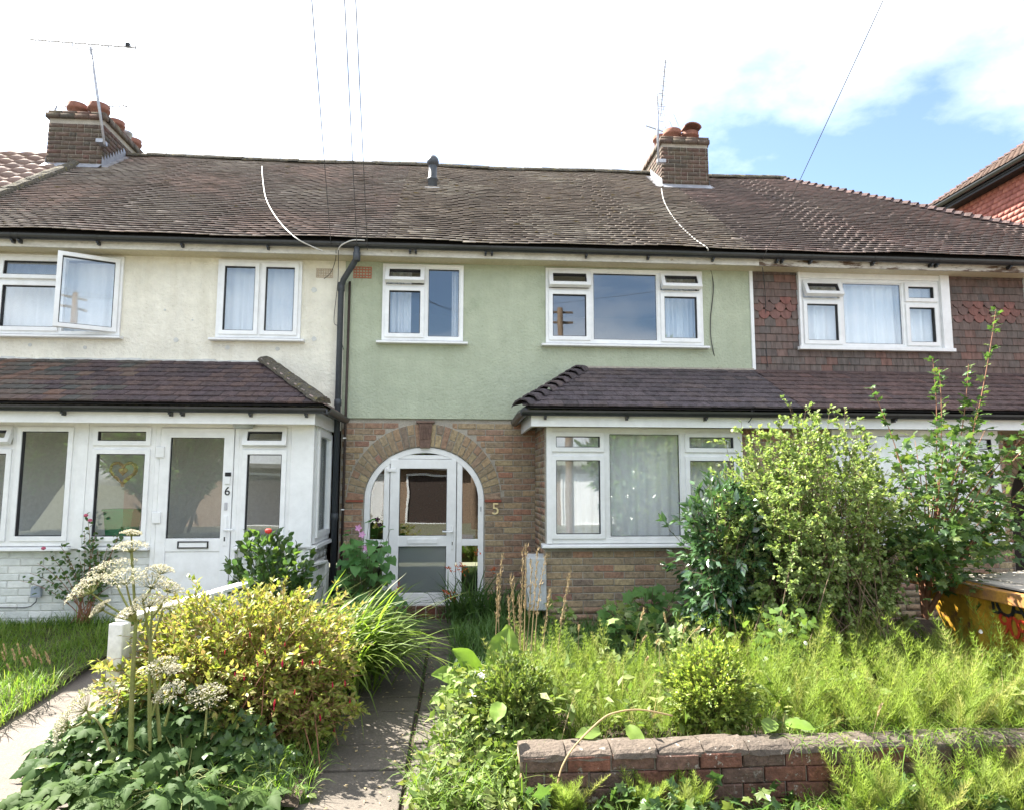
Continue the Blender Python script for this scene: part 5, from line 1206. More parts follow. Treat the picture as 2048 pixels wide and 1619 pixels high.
def blades(name, g, base, az, L_, wd, e0, bend, mat, parent, k=7, twist=.3):
    n = len(base); t = np.linspace(0, 1, k); el_ = e0[:, None]-bend[:, None]*t[None]**1.3
    ds = L_[:, None]/(k-1); hx = np.cumsum(np.cos(el_)*ds, 1)-np.cos(el_[:, :1])*ds; hz = np.cumsum(np.sin(el_)*ds, 1)-np.sin(el_[:, :1])*ds
    d_ = np.stack([np.cos(az), np.sin(az), np.zeros(n)], 1); sd = np.stack([-np.sin(az), np.cos(az), np.zeros(n)], 1)
    C_ = base[:, None]+hx[..., None]*d_[:, None]+hz[..., None]*UP
    prof = np.sin(np.pi*(.22+.78*t))**.8; prof[-1] = .03; wv = wd[:, None]*prof[None]*.5
    tw = (g.normal(0, twist, n))[:, None, None]*t[None, :, None]
    sv = sd[:, None]*np.cos(tw)+UP*np.sin(tw)
    V = np.stack([C_-wv[..., None]*sv, C_+wv[..., None]*sv], 2)
    i = np.arange(k-1); q = np.stack([2*i, 2*i+1, 2*i+3, 2*i+2], 1); tt = np.concatenate([q[:, [0,1,2]], q[:, [0,2,3]]])
    T = tt[None]+2*k*np.arange(n)[:, None, None]
    return trimesh(name, V, T, mat, parent, np.repeat(g.random(n), 2*k), True)
def clump(name, label, cat, base, n, L_, wd, mat, seed, e0=(1.0,1.5), bend=(.8,2.0), az=None, spread=.08, part='leaves'):
    g = np.random.default_rng(seed); th = thing(name, label, cat, tuple(base))
    b = np.array(base)+np.stack([g.normal(0, spread, n), g.normal(0, spread, n), np.zeros(n)], 1)
    a = g.uniform(0, 2*np.pi, n) if az is None else g.normal(az[0], az[1], n)
    tag(blades(part, g, b, a, g.uniform(*L_, n), g.uniform(*wd, n), g.uniform(*e0, n), g.uniform(*bend, n), mat, th), kind='stuff'); return th, g
def tuft(name, label, x0, x1, y0, y1, zf, n, L_, wd, mat, seed, cat='grass', e0=(.9,1.5), bend=(.2,1.3), mask=None, k=5):
    g = np.random.default_rng(seed); x = g.uniform(x0, x1, n); y = g.uniform(y0, y1, n)
    if mask is not None: ok = mask(x, y); x, y = x[ok], y[ok]
    n = len(x); b = np.stack([x, y, zf(x, y)-.01], 1)
    patchy = .65+.35*np.sin(x*5.3+seed)*np.sin(y*4.1+seed*.7)
    return tag(blades(name, g, b, g.uniform(0, 2*np.pi, n), g.uniform(*L_, n)*patchy, g.uniform(*wd, n), g.uniform(*e0, n), g.uniform(*bend, n), mat, None, k), label, cat, None, 'stuff')
def horsetail(label, seed, pos, hts, lean=.12, wr=1.0, wk=.0032):
    g = np.random.default_rng(seed); n = len(pos); hts = np.asarray(hts)
    tip = pos+np.stack([g.normal(0, lean, n)*hts*2, g.normal(0, lean, n)*hts*2, hts], 1); mid = (pos+tip)/2+np.stack([g.normal(0,.03,n), g.normal(0,.03,n), .05*hts], 1)
    th = thing('horsetail', label, 'horsetail', tuple(pos.mean(0))); pts = bez(pos, tip, mid, 7)
    tag(tubes('stems', pts, .0028, .001, m_horse, th, 3), kind='stuff')
    W, K = 13, 9; Vs, rr = [], []
    tt = np.linspace(.22, .97, W); f = tt*6; i = np.minimum(f.astype(int), 5); q = (f-i)[None, :, None]
    c = pts[:, i]*(1-q)+pts[:, i+1]*q
    a = g.uniform(0, 6.28, (n, W, 1))+2*np.pi*np.arange(K)/K; eln = g.normal(.62, .22, (n, W, K)); ln = (hts[:, None, None]*.36*wr*(1.15-tt[None, :, None])*g.uniform(.6, 1.15, (n, W, K)))
    dr = np.stack([np.cos(a)*np.cos(eln), np.sin(a)*np.cos(eln), np.sin(eln)], -1); sd = np.stack([-np.sin(a), np.cos(a), np.zeros_like(a)], -1)*wk*.5
    b = np.repeat(c[:, :, None], K, 2); e = b+dr*ln[..., None]; m_ = b+dr*ln[..., None]*.55+UP*(-.06*ln[..., None]); e = e+UP*(.10*ln[..., None])
    V = np.stack([b-sd, b+sd, m_-sd*.8, m_+sd*.8, e], 3).reshape(-1, 3); cnt = n*W*K
    T = np.array([(0,1,3),(0,3,2),(2,3,4)])[None]+5*np.arange(cnt)[:, None, None]
    tag(trimesh('needles', V, T, m_horse, th, np.repeat(np.repeat(g.random(n), W*K), 5)), kind='stuff'); return th

# ---- big light green shrub, glossy shrub and maple in front of the bay
bs = at(1610, 1275, -2.7); c = at(1612, 1045, -2.7)
g0 = np.random.default_rng(2)
tops = [at(px, py, -2.7+dy) for px, py, dy in [(1580,805,0),(1612,812,.2),(1660,808,-.1),(1690,815,.1),(1640,835,0),(1560,840,.1),(1545,860,-.2),(1720,850,0),(1600,830,-.3),(1680,845,.3),(1500,890,0),(1760,895,.1),(1620,850,-.4),(1650,860,.4)]]
shrub('light_green_shrub', 'tall light green small-leaved shrub in front of the brick pier', 'shrub', bs, c, (.92,.8,.93), 440, 24, .036, ROUND, m_privet, m_stem, 21, twigs=(7, .15, 17), t0=.5, spread=.34, zmin=-.95, lump=.09, extra=tops*2, upw=.05, bend=.1, tan=.25)
bs = at(1448, 1275, -2.65); c = at(1446, 1090, -2.65)
shrub('glossy_shrub', 'dark glossy-leaved evergreen shrub at the right of the bay window', 'shrub', bs, c, (.40,.45,.76), 130, 14, .095, OVAL, m_laurel, m_stem, 22, twigs=(4, .16, 7), t0=.3, spread=.1, zmin=-.8, lump=.1, out=.8, upw=-.1)
bs = at(1850, 1235, -2.75)
mt = thing('maple_sapling', 'young maple with reddish stems and tall leafy shoots above the skip', 'tree', tuple(bs)); g = np.random.default_rng(31)
joints = []
trunk = np.array([[bs, at(1862,1120,-2.75), at(1880,1010,-2.75)], [bs, at(1840,1150,-2.7), at(1830,1040,-2.6)], [bs, at(1900,1150,-2.85), at(1950,1070,-2.95)]])
tubes('trunk', bez(trunk[:, 0], trunk[:, 2], trunk[:, 1], 8), .028, .012, m_stem_red, mt, 6)
ends = [(1742,775,-2.5),(1865,715,-2.6),(1878,735,-2.7),(1937,728,-2.8),(1992,617,-2.8),(1955,805,-2.9),(1830,880,-2.4),(1790,900,-2.3),(1760,960,-2.5),(1800,1010,-2.4),(2040,880,-3.0),(2060,960,-3.1),(2030,1010,-2.9),(1990,930,-3.0),(1930,900,-3.1),(1890,890,-3.2),(1850,930,-3.1),(1880,960,-3.3),(1960,980,-3.2),(1920,1040,-3.3),(1870,1050,-3.4),(2000,1060,-3.2),(1820,1080,-3.1),(1950,1110,-3.3),(1900,1130,-3.4),(1840,1130,-3.2),(2030,1080,-3.0),(1780,1080,-2.9),(1860,1000,-2.2),(1940,1000,-2.3),(2010,980,-2.4),(2090,850,-2.8),(2080,1030,-2.7),(1970,860,-2.7),(1910,850,-2.6),(1870,1160,-3.3),(1930,1165,-3.2)]
tall = 6
e = np.array([at(*q) for q in ends]); b = np.array([at(1862+(q[0]-1862)*.3, 1120 if q[1] > 950 else 1040, -2.75) for q in ends])
mid = b*.45+e*.55+np.array([0,0,.05]); mid[:tall] = b[:tall]*.5+e[:tall]*.5+np.array([(.1,0,.05)]*tall)
pts = bez(b, e, mid, 10); tubes('branches', pts, .0065, .0025, m_stem_red, mt, 5)
ML = lobed(5, .38, 2.2, .25, .1, 1, 1)
p1, t1 = along(g, pts[:tall], 40, .25); p2_, t2 = along(g, pts[tall:], 26, .25); sub = np.repeat(np.arange(len(p2_)), 2); p2_ = p2_[sub]+g.normal(0, .095, (len(sub), 3)); t2 = t2[sub]
p = np.concatenate([p1, p2_]); tg = np.concatenate([t1, t2]); A, Nn = leafdirs(g, p, tg, e.mean(0)-np.array([0,0,.3]), .4, .9, .0, .2)
tag(scatter('foliage', ML, p, A, nrm(UP+g.normal(size=p.shape)*.35), np.concatenate([.085*g.uniform(.6,1.1,len(p1)), .1*g.uniform(.6,1.25,len(p2_))]), m_maple, mt, g), kind='stuff')
# ---- clipped box bush and pale variegated bush on the wall
bs = at(1422, 1470, -4.42); shrub('box_bush', 'rounded small-leaved box bush growing above the garden wall', 'bush', (bs[0],bs[1],.1), at(1420,1385,-4.42), (.285,.3,.33), 420, 34, .031, OVAL, m_box, m_stem, 23, twigs=(3, .06, 7), t0=.5, spread=.05, zmin=-.8, lump=.06, out=.8, stem_r=(.004,.001), fill=.8)
bs = at(1020, 1480, -4.35); shrub('variegated_bush', 'small pale variegated bush beside the garden path', 'bush', (bs[0],bs[1],.08), at(1025,1400,-4.35), (.27,.28,.32), 280, 36, .036, OVAL, m_cover, m_stem_green, 24, t0=.5, spread=.08, zmin=-.7, out=.7, stem_r=(.004,.001), fill=.7)
# ---- fuchsia with red pendants
bs = at(480, 1530, -3.95); c = at(480, 1355, -3.9)
fu, g, pts = shrub('fuchsia_bush', 'yellow-green fuchsia bush with red hanging flowers left of the path', 'bush', (bs[0],bs[1],0.0), c, (.86,.68,.62), 640, 24, .047, OVAL, m_fuchsia, m_stem_red, 25, twigs=(3, .12, 8), t0=.4, spread=.22, zmin=-.55, lump=.08, out=.4, upw=.1, stem_r=(.004,.001), bend=.25)
fl = MB().lathe([(0,.02),(.004,.016),(.006,.0),(.013,-.02),(.008,-.03),(.009,-.045),(.001,-.06)], (0,0,0), 7).mesh('flower', m_fuchsia_fl, True)
for px, py in [(500,1265),(570,1285),(605,1320),(470,1345),(488,1348),(515,1325),(565,1322),(625,1322),(640,1320),(665,1365),(690,1362),(550,1400),(548,1415),(668,1458),(575,1500),(640,1430),(560,1255),(600,1290),(530,1300),(450,1300),(700,1400),(590,1380)]:
    dy = -.66*math.sqrt(max(0, 1-((px-480)/250)**2-((py-1355)/175)**2)); leaf_obj(fu, fl, at(px, py, -3.95+dy), (1, random.uniform(-.3,.3), random.uniform(-.2,.2)), (0, .1, 1), random.uniform(.32, .6), 'flower')
# ---- strap-leaved clumps
b_ = at(632, 1370, -2.8); clump('daylily_clump', 'bright arching strap-leaved clump beside the path', 'plant', (b_[0],b_[1],0), 1000, (.55,1.12), (.017,.03), m_strap, 26, (1.0,1.5), (.7,2.1), (-.1,1.0), .2)
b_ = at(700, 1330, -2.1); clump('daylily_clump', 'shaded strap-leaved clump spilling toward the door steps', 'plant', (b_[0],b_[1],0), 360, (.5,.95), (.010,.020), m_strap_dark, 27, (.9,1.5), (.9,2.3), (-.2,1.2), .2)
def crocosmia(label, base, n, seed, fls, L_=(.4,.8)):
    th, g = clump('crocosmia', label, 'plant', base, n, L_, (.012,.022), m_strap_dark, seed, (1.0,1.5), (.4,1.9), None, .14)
    for (px, py, Y) in fls:
        e = np.array(at(px, py, Y)); tubes('flower_stem', bez(np.array([base], float), e[None], ((np.array(base)+e)/2+np.array([0,0,.15]))[None], 8), .003, .0015, m_stem_green, th, 4)
        P = e+g.normal(0, .02, (14, 3)); scatter('flower', LANCE, P, nrm(g.normal(size=(14,3))+UP*.4), nrm(g.normal(size=(14,3))), np.full(14, .045), m_orangefl, th, g)
crocosmia('orange-flowered crocosmia at the right of the arched door', (.15,-.55,.05), 170, 41, [(915,1135,-.6),(930,1140,-.7),(925,1128,-.6),(955,1105,-.5),(893,1185,-.8),(905,1190,-.8),(898,1135,-.7)])
crocosmia('orange-flecked crocosmia low beside the left of the arched door', (-.95,-.9,.03), 150, 42, [(795,1178,-1.0),(780,1185,-1.0),(770,1160,-.9)], (.35,.6))
crocosmia('leafy crocosmia clump between the door and the meter box', (.55,-.8,.08), 160, 43, [(985,1140,-.8)], (.35,.7))
# ---- umbellifer
um = thing('umbellifer', 'tall umbellifer with creamy white flower heads on ribbed stems', 'plant', tuple(at(262,1480,-4.75))); g = np.random.default_rng(51)
stems = []; FP, FA, RY_ = [], [], []
def umbel(px, py, Y, rad, tilt=(0,0,1), frm=None):
    rad *= 1.08; e = np.array(at(px, py, Y)); nvec = nrm(np.array(tilt, float)); hub = e-nvec*rad*.75
    f = np.array(at(*frm)); stems.append((f, hub, (f+hub)/2+np.array([0,0,-.02])+nvec*0))
    u = nrm(np.cross(nvec, [0.3,1,.1])); v = np.cross(nvec, u); K = 30
    for k in range(K):
        rr = rad*math.sqrt((k+.5)/K); a = 2.4*k; q = e+u*rr*math.cos(a)+v*rr*math.sin(a)-nvec*rad*.38*(rr/rad)**2; RY_.append((hub, q))
        m_ = 16; uu = g.uniform(0, 6.28, m_); ss = np.sqrt(g.uniform(0, 1, m_))*rad*.17
        pp = q+u*(ss*np.cos(uu))[:, None]+v*(ss*np.sin(uu))[:, None]-nvec*(ss**2/(rad*.3))[:, None]; FP.append(pp); FA.append(np.repeat(nvec[None], m_, 0))
F1 = (272,1240,-4.7)
for a in [(165,1160,-4.75,.11,(-.5,-.2,.8),F1),(215,1120,-4.6,.13,(-.25,-.2,.9),F1),(262,1080,-4.6,.085,(0,-.1,1),F1),(310,1150,-4.65,.10,(.3,-.2,.9),(285,1200,-4.7)),(250,1140,-4.9,.10,(0,-.3,.9),F1),(345,1165,-4.6,.075,(.4,-.1,.9),(300,1240,-4.6)),
          (300,1190,-4.75,.085,(.1,-.3,.9),(285,1260,-4.7)),(330,1200,-4.5,.07,(.3,-.2,.9),(300,1290,-4.6)),(195,1208,-4.75,.055,(-.6,-.2,.7),(270,1240,-4.7)),(265,1058,-4.5,.05,(.1,0,1),F1),(255,1215,-4.8,.06,(-.3,-.3,.9),F1),(325,1128,-4.5,.07,(.2,0,1),(290,1190,-4.6)),
          (320,1322,-4.75,.085,(-.1,-.4,.9),(304,1430,-4.75)),(335,1375,-4.9,.075,(-.2,-.4,.8),(330,1450,-4.85)),(415,1378,-4.75,.095,(.1,-.4,.9),(410,1470,-4.75)),(140,1405,-4.75,.12,(-.7,-.4,.5),(185,1435,-4.7)),(110,1450,-4.8,.08,(-.8,-.4,.3),(170,1440,-4.7)),(345,1330,-4.6,.05,(.2,-.2,.9),(320,1380,-4.7))]: umbel(*a)
stems += [(np.array(at(262,1500,-4.75)), np.array(at(272,1240,-4.7)), np.array(at(262,1370,-4.75))), (np.array(at(300,1480,-4.75)), np.array(at(304,1220,-4.6)), np.array(at(296,1340,-4.7))), (np.array(at(320,1480,-4.7)), np.array(at(285,1195,-4.65)), np.array(at(305,1300,-4.7))), (np.array(at(300,1500,-4.75)), np.array(at(304,1400,-4.75)), np.array(at(300,1450,-4.75))), (np.array(at(220,1500,-4.75)), np.array(at(183,1432,-4.7)), np.array(at(205,1440,-4.72)))]
S0 = np.array([s[0] for s in stems]); S1 = np.array([s[1] for s in stems]); SM = np.array([s[2] for s in stems]); rad0 = np.array([.0075]*(len(stems)-5)+[.0165,.011,.011,.008,.008])
tubes('stems', bez(S0, S1, SM, 9), rad0, rad0*.6, m_umbel_stem, um, 8)
RY0 = np.array([r[0] for r in RY_]); RY1 = np.array([r[1] for r in RY_]); tubes('rays', bez(RY0, RY1, (RY0+RY1)/2+np.array([0,0,-.006]), 4), .0016, .001, m_umbel_stem, um, 3)['kind'] = 'stuff'
FP = np.concatenate(FP); FA = np.concatenate(FA); tag(scatter('florets', (np.array([(0,0,0),(.5,.5,.1),(1,0,0),(.5,-.5,.1)]), np.array([(0,2,1),(0,3,2)])), FP, nrm(g.normal(size=FP.shape)), nrm(FA+g.normal(size=FP.shape)*.5), .0085*g.uniform(.6,1.3,len(FP)), m_umbel_fl, um, g), kind='stuff')
# ---- big lobed leaves in the left foreground, each leaf an object
ul = thing('lobed_leaf_plant', 'mound of dark deeply lobed leaves in the left foreground', 'plant', tuple(at(380,1640,-5.0)))
def pinnate(seed, pairs=2):
    q_ = random.Random(seed); V = []; T = []
    def leaflet(x, y, a, ln, wd):
        b0 = len(V); outl = []
        for t, w_ in ((0,0),(.12,.5),(.25,.8),(.3,.62),(.45,1.0),(.52,.72),(.68,.75),(.74,.5),(1,0)): outl.append((t, w_))
        pts_ = [(t*ln, w_*wd) for t, w_ in outl]+[(t*ln, -w_*wd) for t, w_ in outl[-2:0:-1]]
        V.append((x+.45*ln*math.cos(a), y+.45*ln*math.sin(a), .0))
        for u, v in pts_:
            xx = x+u*math.cos(a)-v*math.sin(a); yy = y+u*math.sin(a)+v*math.cos(a); V.append((xx, yy, .12*abs(v)-.28*(u/ln)**2*ln-.2*(xx-.2)**2+q_.uniform(-.012,.012)))
        n_ = len(pts_); T.extend((b0, b0+1+i, b0+1+(i+1)%n_) for i in range(n_))
    leaflet(.5, 0, q_.uniform(-.1,.1), .55, .2)
    for k_ in range(pairs):
        x = .42-.26*k_; s_ = .48-.06*k_
        for sg_ in (-1, 1): leaflet(x+q_.uniform(-.03,.03), 0, sg_*(.95+.15*k_+q_.uniform(-.12,.12)), s_*q_.uniform(.85,1.1), .17)
    b0 = len(V); V.extend([(0,.008,0),(0,-.008,0),(.55,0,0)]); T.append((b0,b0+1,b0+2)); return np.array(V), np.array(T)
LM = leaf_meshes([pinnate(s, 2) for s in range(6)], m_umbel_leaf)
q = random.Random(61); cnt = 0; lst = []
while cnt < 300:
    px, py = q.uniform(60, 660), q.uniform(1380, 1640)
    top = 1640-235*math.sqrt(max(0, 1-((px-340)/310)**2))+.12*max(0, px-340)
    if py < top: continue
    dep = (py-top)/(1640-top+1); Y = -4.3-.7*dep+q.uniform(-.12,.12); p = at(px, py, Y)
    if p[2] < -.03: Y += .25; p = at(px, py, Y)
    ax = ((px-350)/300*.9+q.uniform(-.5,.5), -.75+q.uniform(-.4,.3), q.uniform(-.55,.25)); nv = (q.uniform(-.4,.4)+(px-350)/900, -.45+q.uniform(-.35,.35), .9)
    leaf_obj(ul, q.choice(LM), p, ax, nv, q.uniform(.11,.2)*(1+.35*dep)); lst.append(p); cnt += 1
lst = np.array(lst)[::3]; b = np.repeat(np.array([at(370,1600,-4.75)]), len(lst), 0); b[:, 2] = 0
tubes('stalks', bez(b, lst, (b+lst)/2+np.array([0,0,.08]), 6), .004, .002, m_umbel_stem, ul, 4)
gg = np.random.default_rng(62); P = np.array([at(px, py, -4.15-.6*(py-1300)/300) for px, py in zip(gg.uniform(90, 640, 1300), gg.uniform(1300, 1610, 1300)) if py > 1615-240*math.sqrt(max(0, 1-((px-345)/275)**2))+.12*max(0, px-345)])
tag(scatter('undergrowth', pinnate(9, 2), P, nrm(gg.normal(size=P.shape)+np.array([0,-.6,0])), nrm(UP+np.array([0,-.3,0])+gg.normal(size=P.shape)*.4), gg.uniform(.08,.14,len(P)), m_maple, ul, gg), kind='stuff')
# ---- anemone by the door
an = thing('anemone_plant', 'leafy plant with two mauve-pink flowers left of the arched door', 'plant', (-1.1,-.75,.05)); AM = leaf_meshes([lobed(3, .35, 1.9, .2, .1, s, 1) for s in range(4)], m_anemone); q = random.Random(71); tips = []
for k in range(230):
    px, py = q.gauss(732, 38), q.uniform(1072, 1235); Y = -.85+q.uniform(-.4,.25)
    if abs(px-735) > 75*math.sqrt(max(.12, (py-1050)/160)): continue
    p = at(px, py, Y); leaf_obj(an, q.choice(AM), p, ((px-735)/80+q.uniform(-.5,.5), -.6+q.uniform(-.3,.3), q.uniform(-.8,-.1)), (q.uniform(-.3,.3), -.5, .9), q.uniform(.1,.19)); tips.append(p)
PM = MB().add([(0,0,0)]+[(math.cos(2*math.pi*i/20)*(.03+.008*math.cos(2*math.pi*i/20*5)), math.sin(2*math.pi*i/20)*(.03+.008*math.cos(2*math.pi*i/20*5)), .008) for i in range(20)], [(0,1+i,1+(i+1)%20) for i in range(20)]).mesh('flower', m_pinkfl)
for px, py in ((717,1055),(724,1068),(733,1095)):
    p = at(px, py, -.85); leaf_obj(an, PM, p, (1,0,0), (.1,-1,.3), 1.15, 'flower'); tips.append(p)
for px, py in [(690,1060),(730,1042),(700,1070),(745,1070),(763,1078),(780,1058),(770,1085),(685,1068),(738,1038),(758,1052)]:
    p = at(px, py, -.8); leaf_obj(an, q.choice(AM), p, (q.uniform(-1,1), -.5, .1), (0,-.4,1), .1); tips.append(p)
tips = np.array(tips); b = np.tile(np.array([-1.1,-.75,.03]), (len(tips), 1)); tubes('stems', bez(b, tips, (b+tips)/2, 6), .004, .002, m_stem_green, an, 4)
# ---- rose bush by the porch, climbing rose, currant
bs = at(545, 1215, -2.3)
rs, g, pts = shrub('rose_bush', 'rose bush with a red bloom in front of the porch corner', 'bush', (bs[0],bs[1],.05), at(530,1150,-2.3), (.40,.32,.46), 80, 22, .07, ROUND, m_rose, m_stem_green, 28, t0=.3, spread=.06, zmin=-.4, lump=.15, out=.5, extra=[at(505,1060,-2.3),at(540,1050,-2.3),at(560,1058,-2.2),at(455,1120,-2.3),at(635,1085,-2.2),at(625,1110,-2.2),at(610,1130,-2.2),at(490,1075,-2.3)])
MB().lathe([(0,-.02),(.025,-.01),(.032,.01),(.02,.025),(0,.02)], tuple(at(537,1062,-2.45)), 9).build('bloom', m_rosefl, rs, smooth=True)
cl = thing('climbing_rose', 'sprawling pink climbing rose against the white painted brick', 'climber', (-4.1,-1.15,.15)); g = np.random.default_rng(81); base = np.array(at(165,1245,-1.15))
ends = np.array([at(x, y, -1.12) for x, y in [(40,1160),(75,1125),(60,1145),(120,1090),(100,1110),(175,1035),(168,1060),(190,1060),(215,1090),(235,1075),(240,1060),(130,1115),(200,1130),(185,1080),(150,1150),(210,1160),(140,1190),(190,1190),(225,1170),(160,1120),(175,1150),(195,1100)]])
b = np.tile(base, (len(ends), 1))+g.normal(0, .05, (len(ends), 3))*np.array([1,.3,0]); mid = (b+ends)/2+np.array([.06,0,.14]); pts = bez(b, ends, mid, 9); tubes('canes', pts, .006, .002, m_stem_red, cl, 4)
p, tg = along(g, pts, 24, .4); p = p+g.normal(0, .03, p.shape); A, Nn = leafdirs(g, p, tg, base, .2, .9, .1, .3); tag(scatter('foliage', ROUND, p, A, nrm(np.array([0,-.6,.8])+g.normal(size=p.shape)*.5), .05*g.uniform(.6,1.2,len(p)), m_rose, cl, g), kind='stuff')
for x, y in ((87,1096),(172,1030),(180,1040)): MB().lathe([(0,-.015),(.02,-.005),(.024,.008),(.01,.02),(0,.018)], tuple(at(x, y, -1.2)), 8).build('bloom', m_rosepink, cl, smooth=True)
cu = thing('currant_bush', 'mid green lobed-leaf currant bush under the bay window', 'bush', tuple(at(1290,1300,-1.7))); CM = leaf_meshes([lobed(5, .32, 2.2, .2, .08, 30+s, 1) for s in range(4)], m_currant); q = random.Random(91); tips = []
for k in range(170):
    px, py = q.uniform(1200, 1400), q.uniform(1165, 1320)
    if ((px-1300)/100)**2+((py-1250)/90)**2 > 1: continue
    p = at(px, py, -1.8+q.uniform(-.3,.3)); leaf_obj(cu, q.choice(CM), p, (q.uniform(-.8,.8), -.7, q.uniform(-.9,.0)), (q.uniform(-.3,.3), -.6, .8), q.uniform(.09,.16)); tips.append(p)
tips = np.array(tips); b = np.tile(np.array(at(1295,1300,-1.7)), (len(tips), 1)); b[:, 2] = .08; tubes('stems', bez(b, tips, (b+tips)/2, 6), .004, .002, m_stem, cu, 4)
# ---- horsetail masses
def hpos(g, n, x0, x1, y0, y1, z=.08): return np.stack([g.uniform(x0, x1, n), g.uniform(y0, y1, n), np.full(n, z)], 1)
g = np.random.default_rng(101)
patchy = lambda ps: .78+.3*np.sin(ps[:, 0]*6.1+1)*np.sin(ps[:, 1]*5.3+ps[:, 0]*2)
ps = hpos(g, 380, .25, 2.35, -4.6, -3.0); horsetail('feathery horsetail thicket between the path and the box bush', 101, ps, (.32+.22*np.exp(-((ps[:, 0]-.75)/.45)**2))*patchy(ps)*g.uniform(.6, 1.2, len(ps)), .16)
ps = hpos(g, 470, 2.05, 4.3, -4.7, -3.0); horsetail('feathery horsetail thicket below the tall shrub and skip', 102, ps, g.uniform(.28, .66, len(ps))*patchy(ps), .26, 1.15)
ps = hpos(g, 26, 2.4, 4.4, -4.88, -4.78, .2); horsetail('horsetail sprouting along the coping at the right end of the wall', 104, ps, g.uniform(.15, .4, len(ps)), .35, 1.2)
ps = hpos(g, 190, 2.0, 4.2, -5.32, -5.03, -.09); horsetail('feathery horsetail growing in front of the garden wall at right', 103, ps, g.uniform(.12, .40, len(ps)), .25, 1.2)
for k, (px, py, nn) in enumerate(((1375,1560,16),(1280,1590,12),(1130,1590,10))):
    c = at(px, py, -5.06); ps = np.array([c[0], c[1], -.09])+g.normal(0, .05, (nn, 3))*np.array([1,.4,0]); horsetail(['small horsetail tuft against the wall below the box bush','small horsetail tuft at the middle of the wall foot','small horsetail tuft near the left end of the wall foot'][k], 110+k, ps, g.uniform(.14,.26,nn), .25, 1.4)
# ---- ground cover spilling on to the path
g = np.random.default_rng(121); n = 2300; px = g.uniform(815, 1060, n); py = g.uniform(1330, 1640, n); ok = px > 905-85*np.clip((py-1330)/240, 0, 1)**1.2+g.normal(0, 12, n)
pp = np.array([at(a, b, -4.1-.95*min(1, (b-1330)/270)+g.uniform(-.12,.12)) for a, b in zip(px[ok], py[ok])]); pp = pp[pp[:, 2] > -.05]
gc = thing('ground_cover', 'leafy ground cover spilling over the path edge beside the wall end', 'plant', tuple(pp.mean(0)*np.array([1,1,0])))
A = nrm(g.normal(size=pp.shape)*np.array([1,1,.5])+np.array([-.2,-.5,.1])); tag(scatter('foliage', OVAL, pp, A, nrm(UP*.8+np.array([0,-.35,0])+g.normal(size=pp.shape)*.5), .06*g.uniform(.4,1.5,len(pp)), m_cover, gc, g), kind='stuff')
sel = pp[g.random(len(pp)) < .45]; nb = len(sel); tag(blades('grass_blades', g, sel*np.array([1,1,.35]), g.uniform(0, 6.28, nb), g.uniform(.12,.34,nb), g.uniform(.003,.006,nb), g.uniform(.8,1.4,nb), g.uniform(.3,1.8,nb), m_grass, gc, 5), kind='stuff')
b = pp.copy()[::3]; b[:, 2] = -.02; b[:, 1] += .1; tubes('stems', bez(b, pp[::3], (b+pp[::3])/2, 4), .002, .0015, m_stem_green, gc, 3)
for px_, py_ in ((990,1455),(1003,1452),(965,1350),(945,1385),(983,1460),(960,1345)):
    P = np.array(at(px_, py_, -4.55))+g.normal(0, .012, (10, 3)); scatter('flower', OVAL, P, nrm(g.normal(size=(10,3))), nrm(g.normal(size=(10,3))+UP), np.full(10, .022), m_whitefl, gc, g)
dk = thing('dock_plant', 'broad-leaved dock at the right edge of the path', 'plant', tuple(at(930,1420,-3.9))); big = []
for s in range(3):
    V = []; T = []
    for i in range(7):
        t = i/6; wd = .3*math.sin(math.pi*(.08+.9*t))**.8
        for j, y in enumerate((-1, -.5, 0, .5, 1)): V.append((t, y*wd, .06*abs(y)-.35*t*t*.6+.03*math.sin(t*11+j+s)))
    for i in range(6):
        for j in range(4): a = i*5+j; T += [(a, a+5, a+6), (a, a+6, a+1)]
    big.append((np.array(V), np.array(T)))
DM = leaf_meshes(big, m_dock); q = random.Random(131)
for px, py, ax, s in [(960,1330,(-.5,-.3,.6),.26),(985,1325,(.2,-.2,.8),.3),(930,1340,(-.8,-.4,.3),.24),(945,1365,(-.9,-.5,.1),.22),(1000,1340,(.6,-.4,.5),.26),(910,1370,(-1,-.5,-.1),.18),(970,1350,(-.2,-.9,.3),.2),(1010,1320,(.1,.1,1),.28)]: leaf_obj(dk, q.choice(DM), at(px, py+15, -4.0), ax, (q.uniform(-.3,.3), -.6, .7), s)
for k, (px, py, ax) in enumerate(((1200,1462,(-.9,-.4,.1)),(1255,1450,(.3,-.7,-.3)),(1570,1445,(.6,-.5,.1)),(1545,1440,(-.5,-.7,0)),(1000,1405,(-.2,-.9,-.2)))): leaf_obj(dk, q.choice(DM), at(px, py, -4.75), ax, (0,-.4,.9), .16)
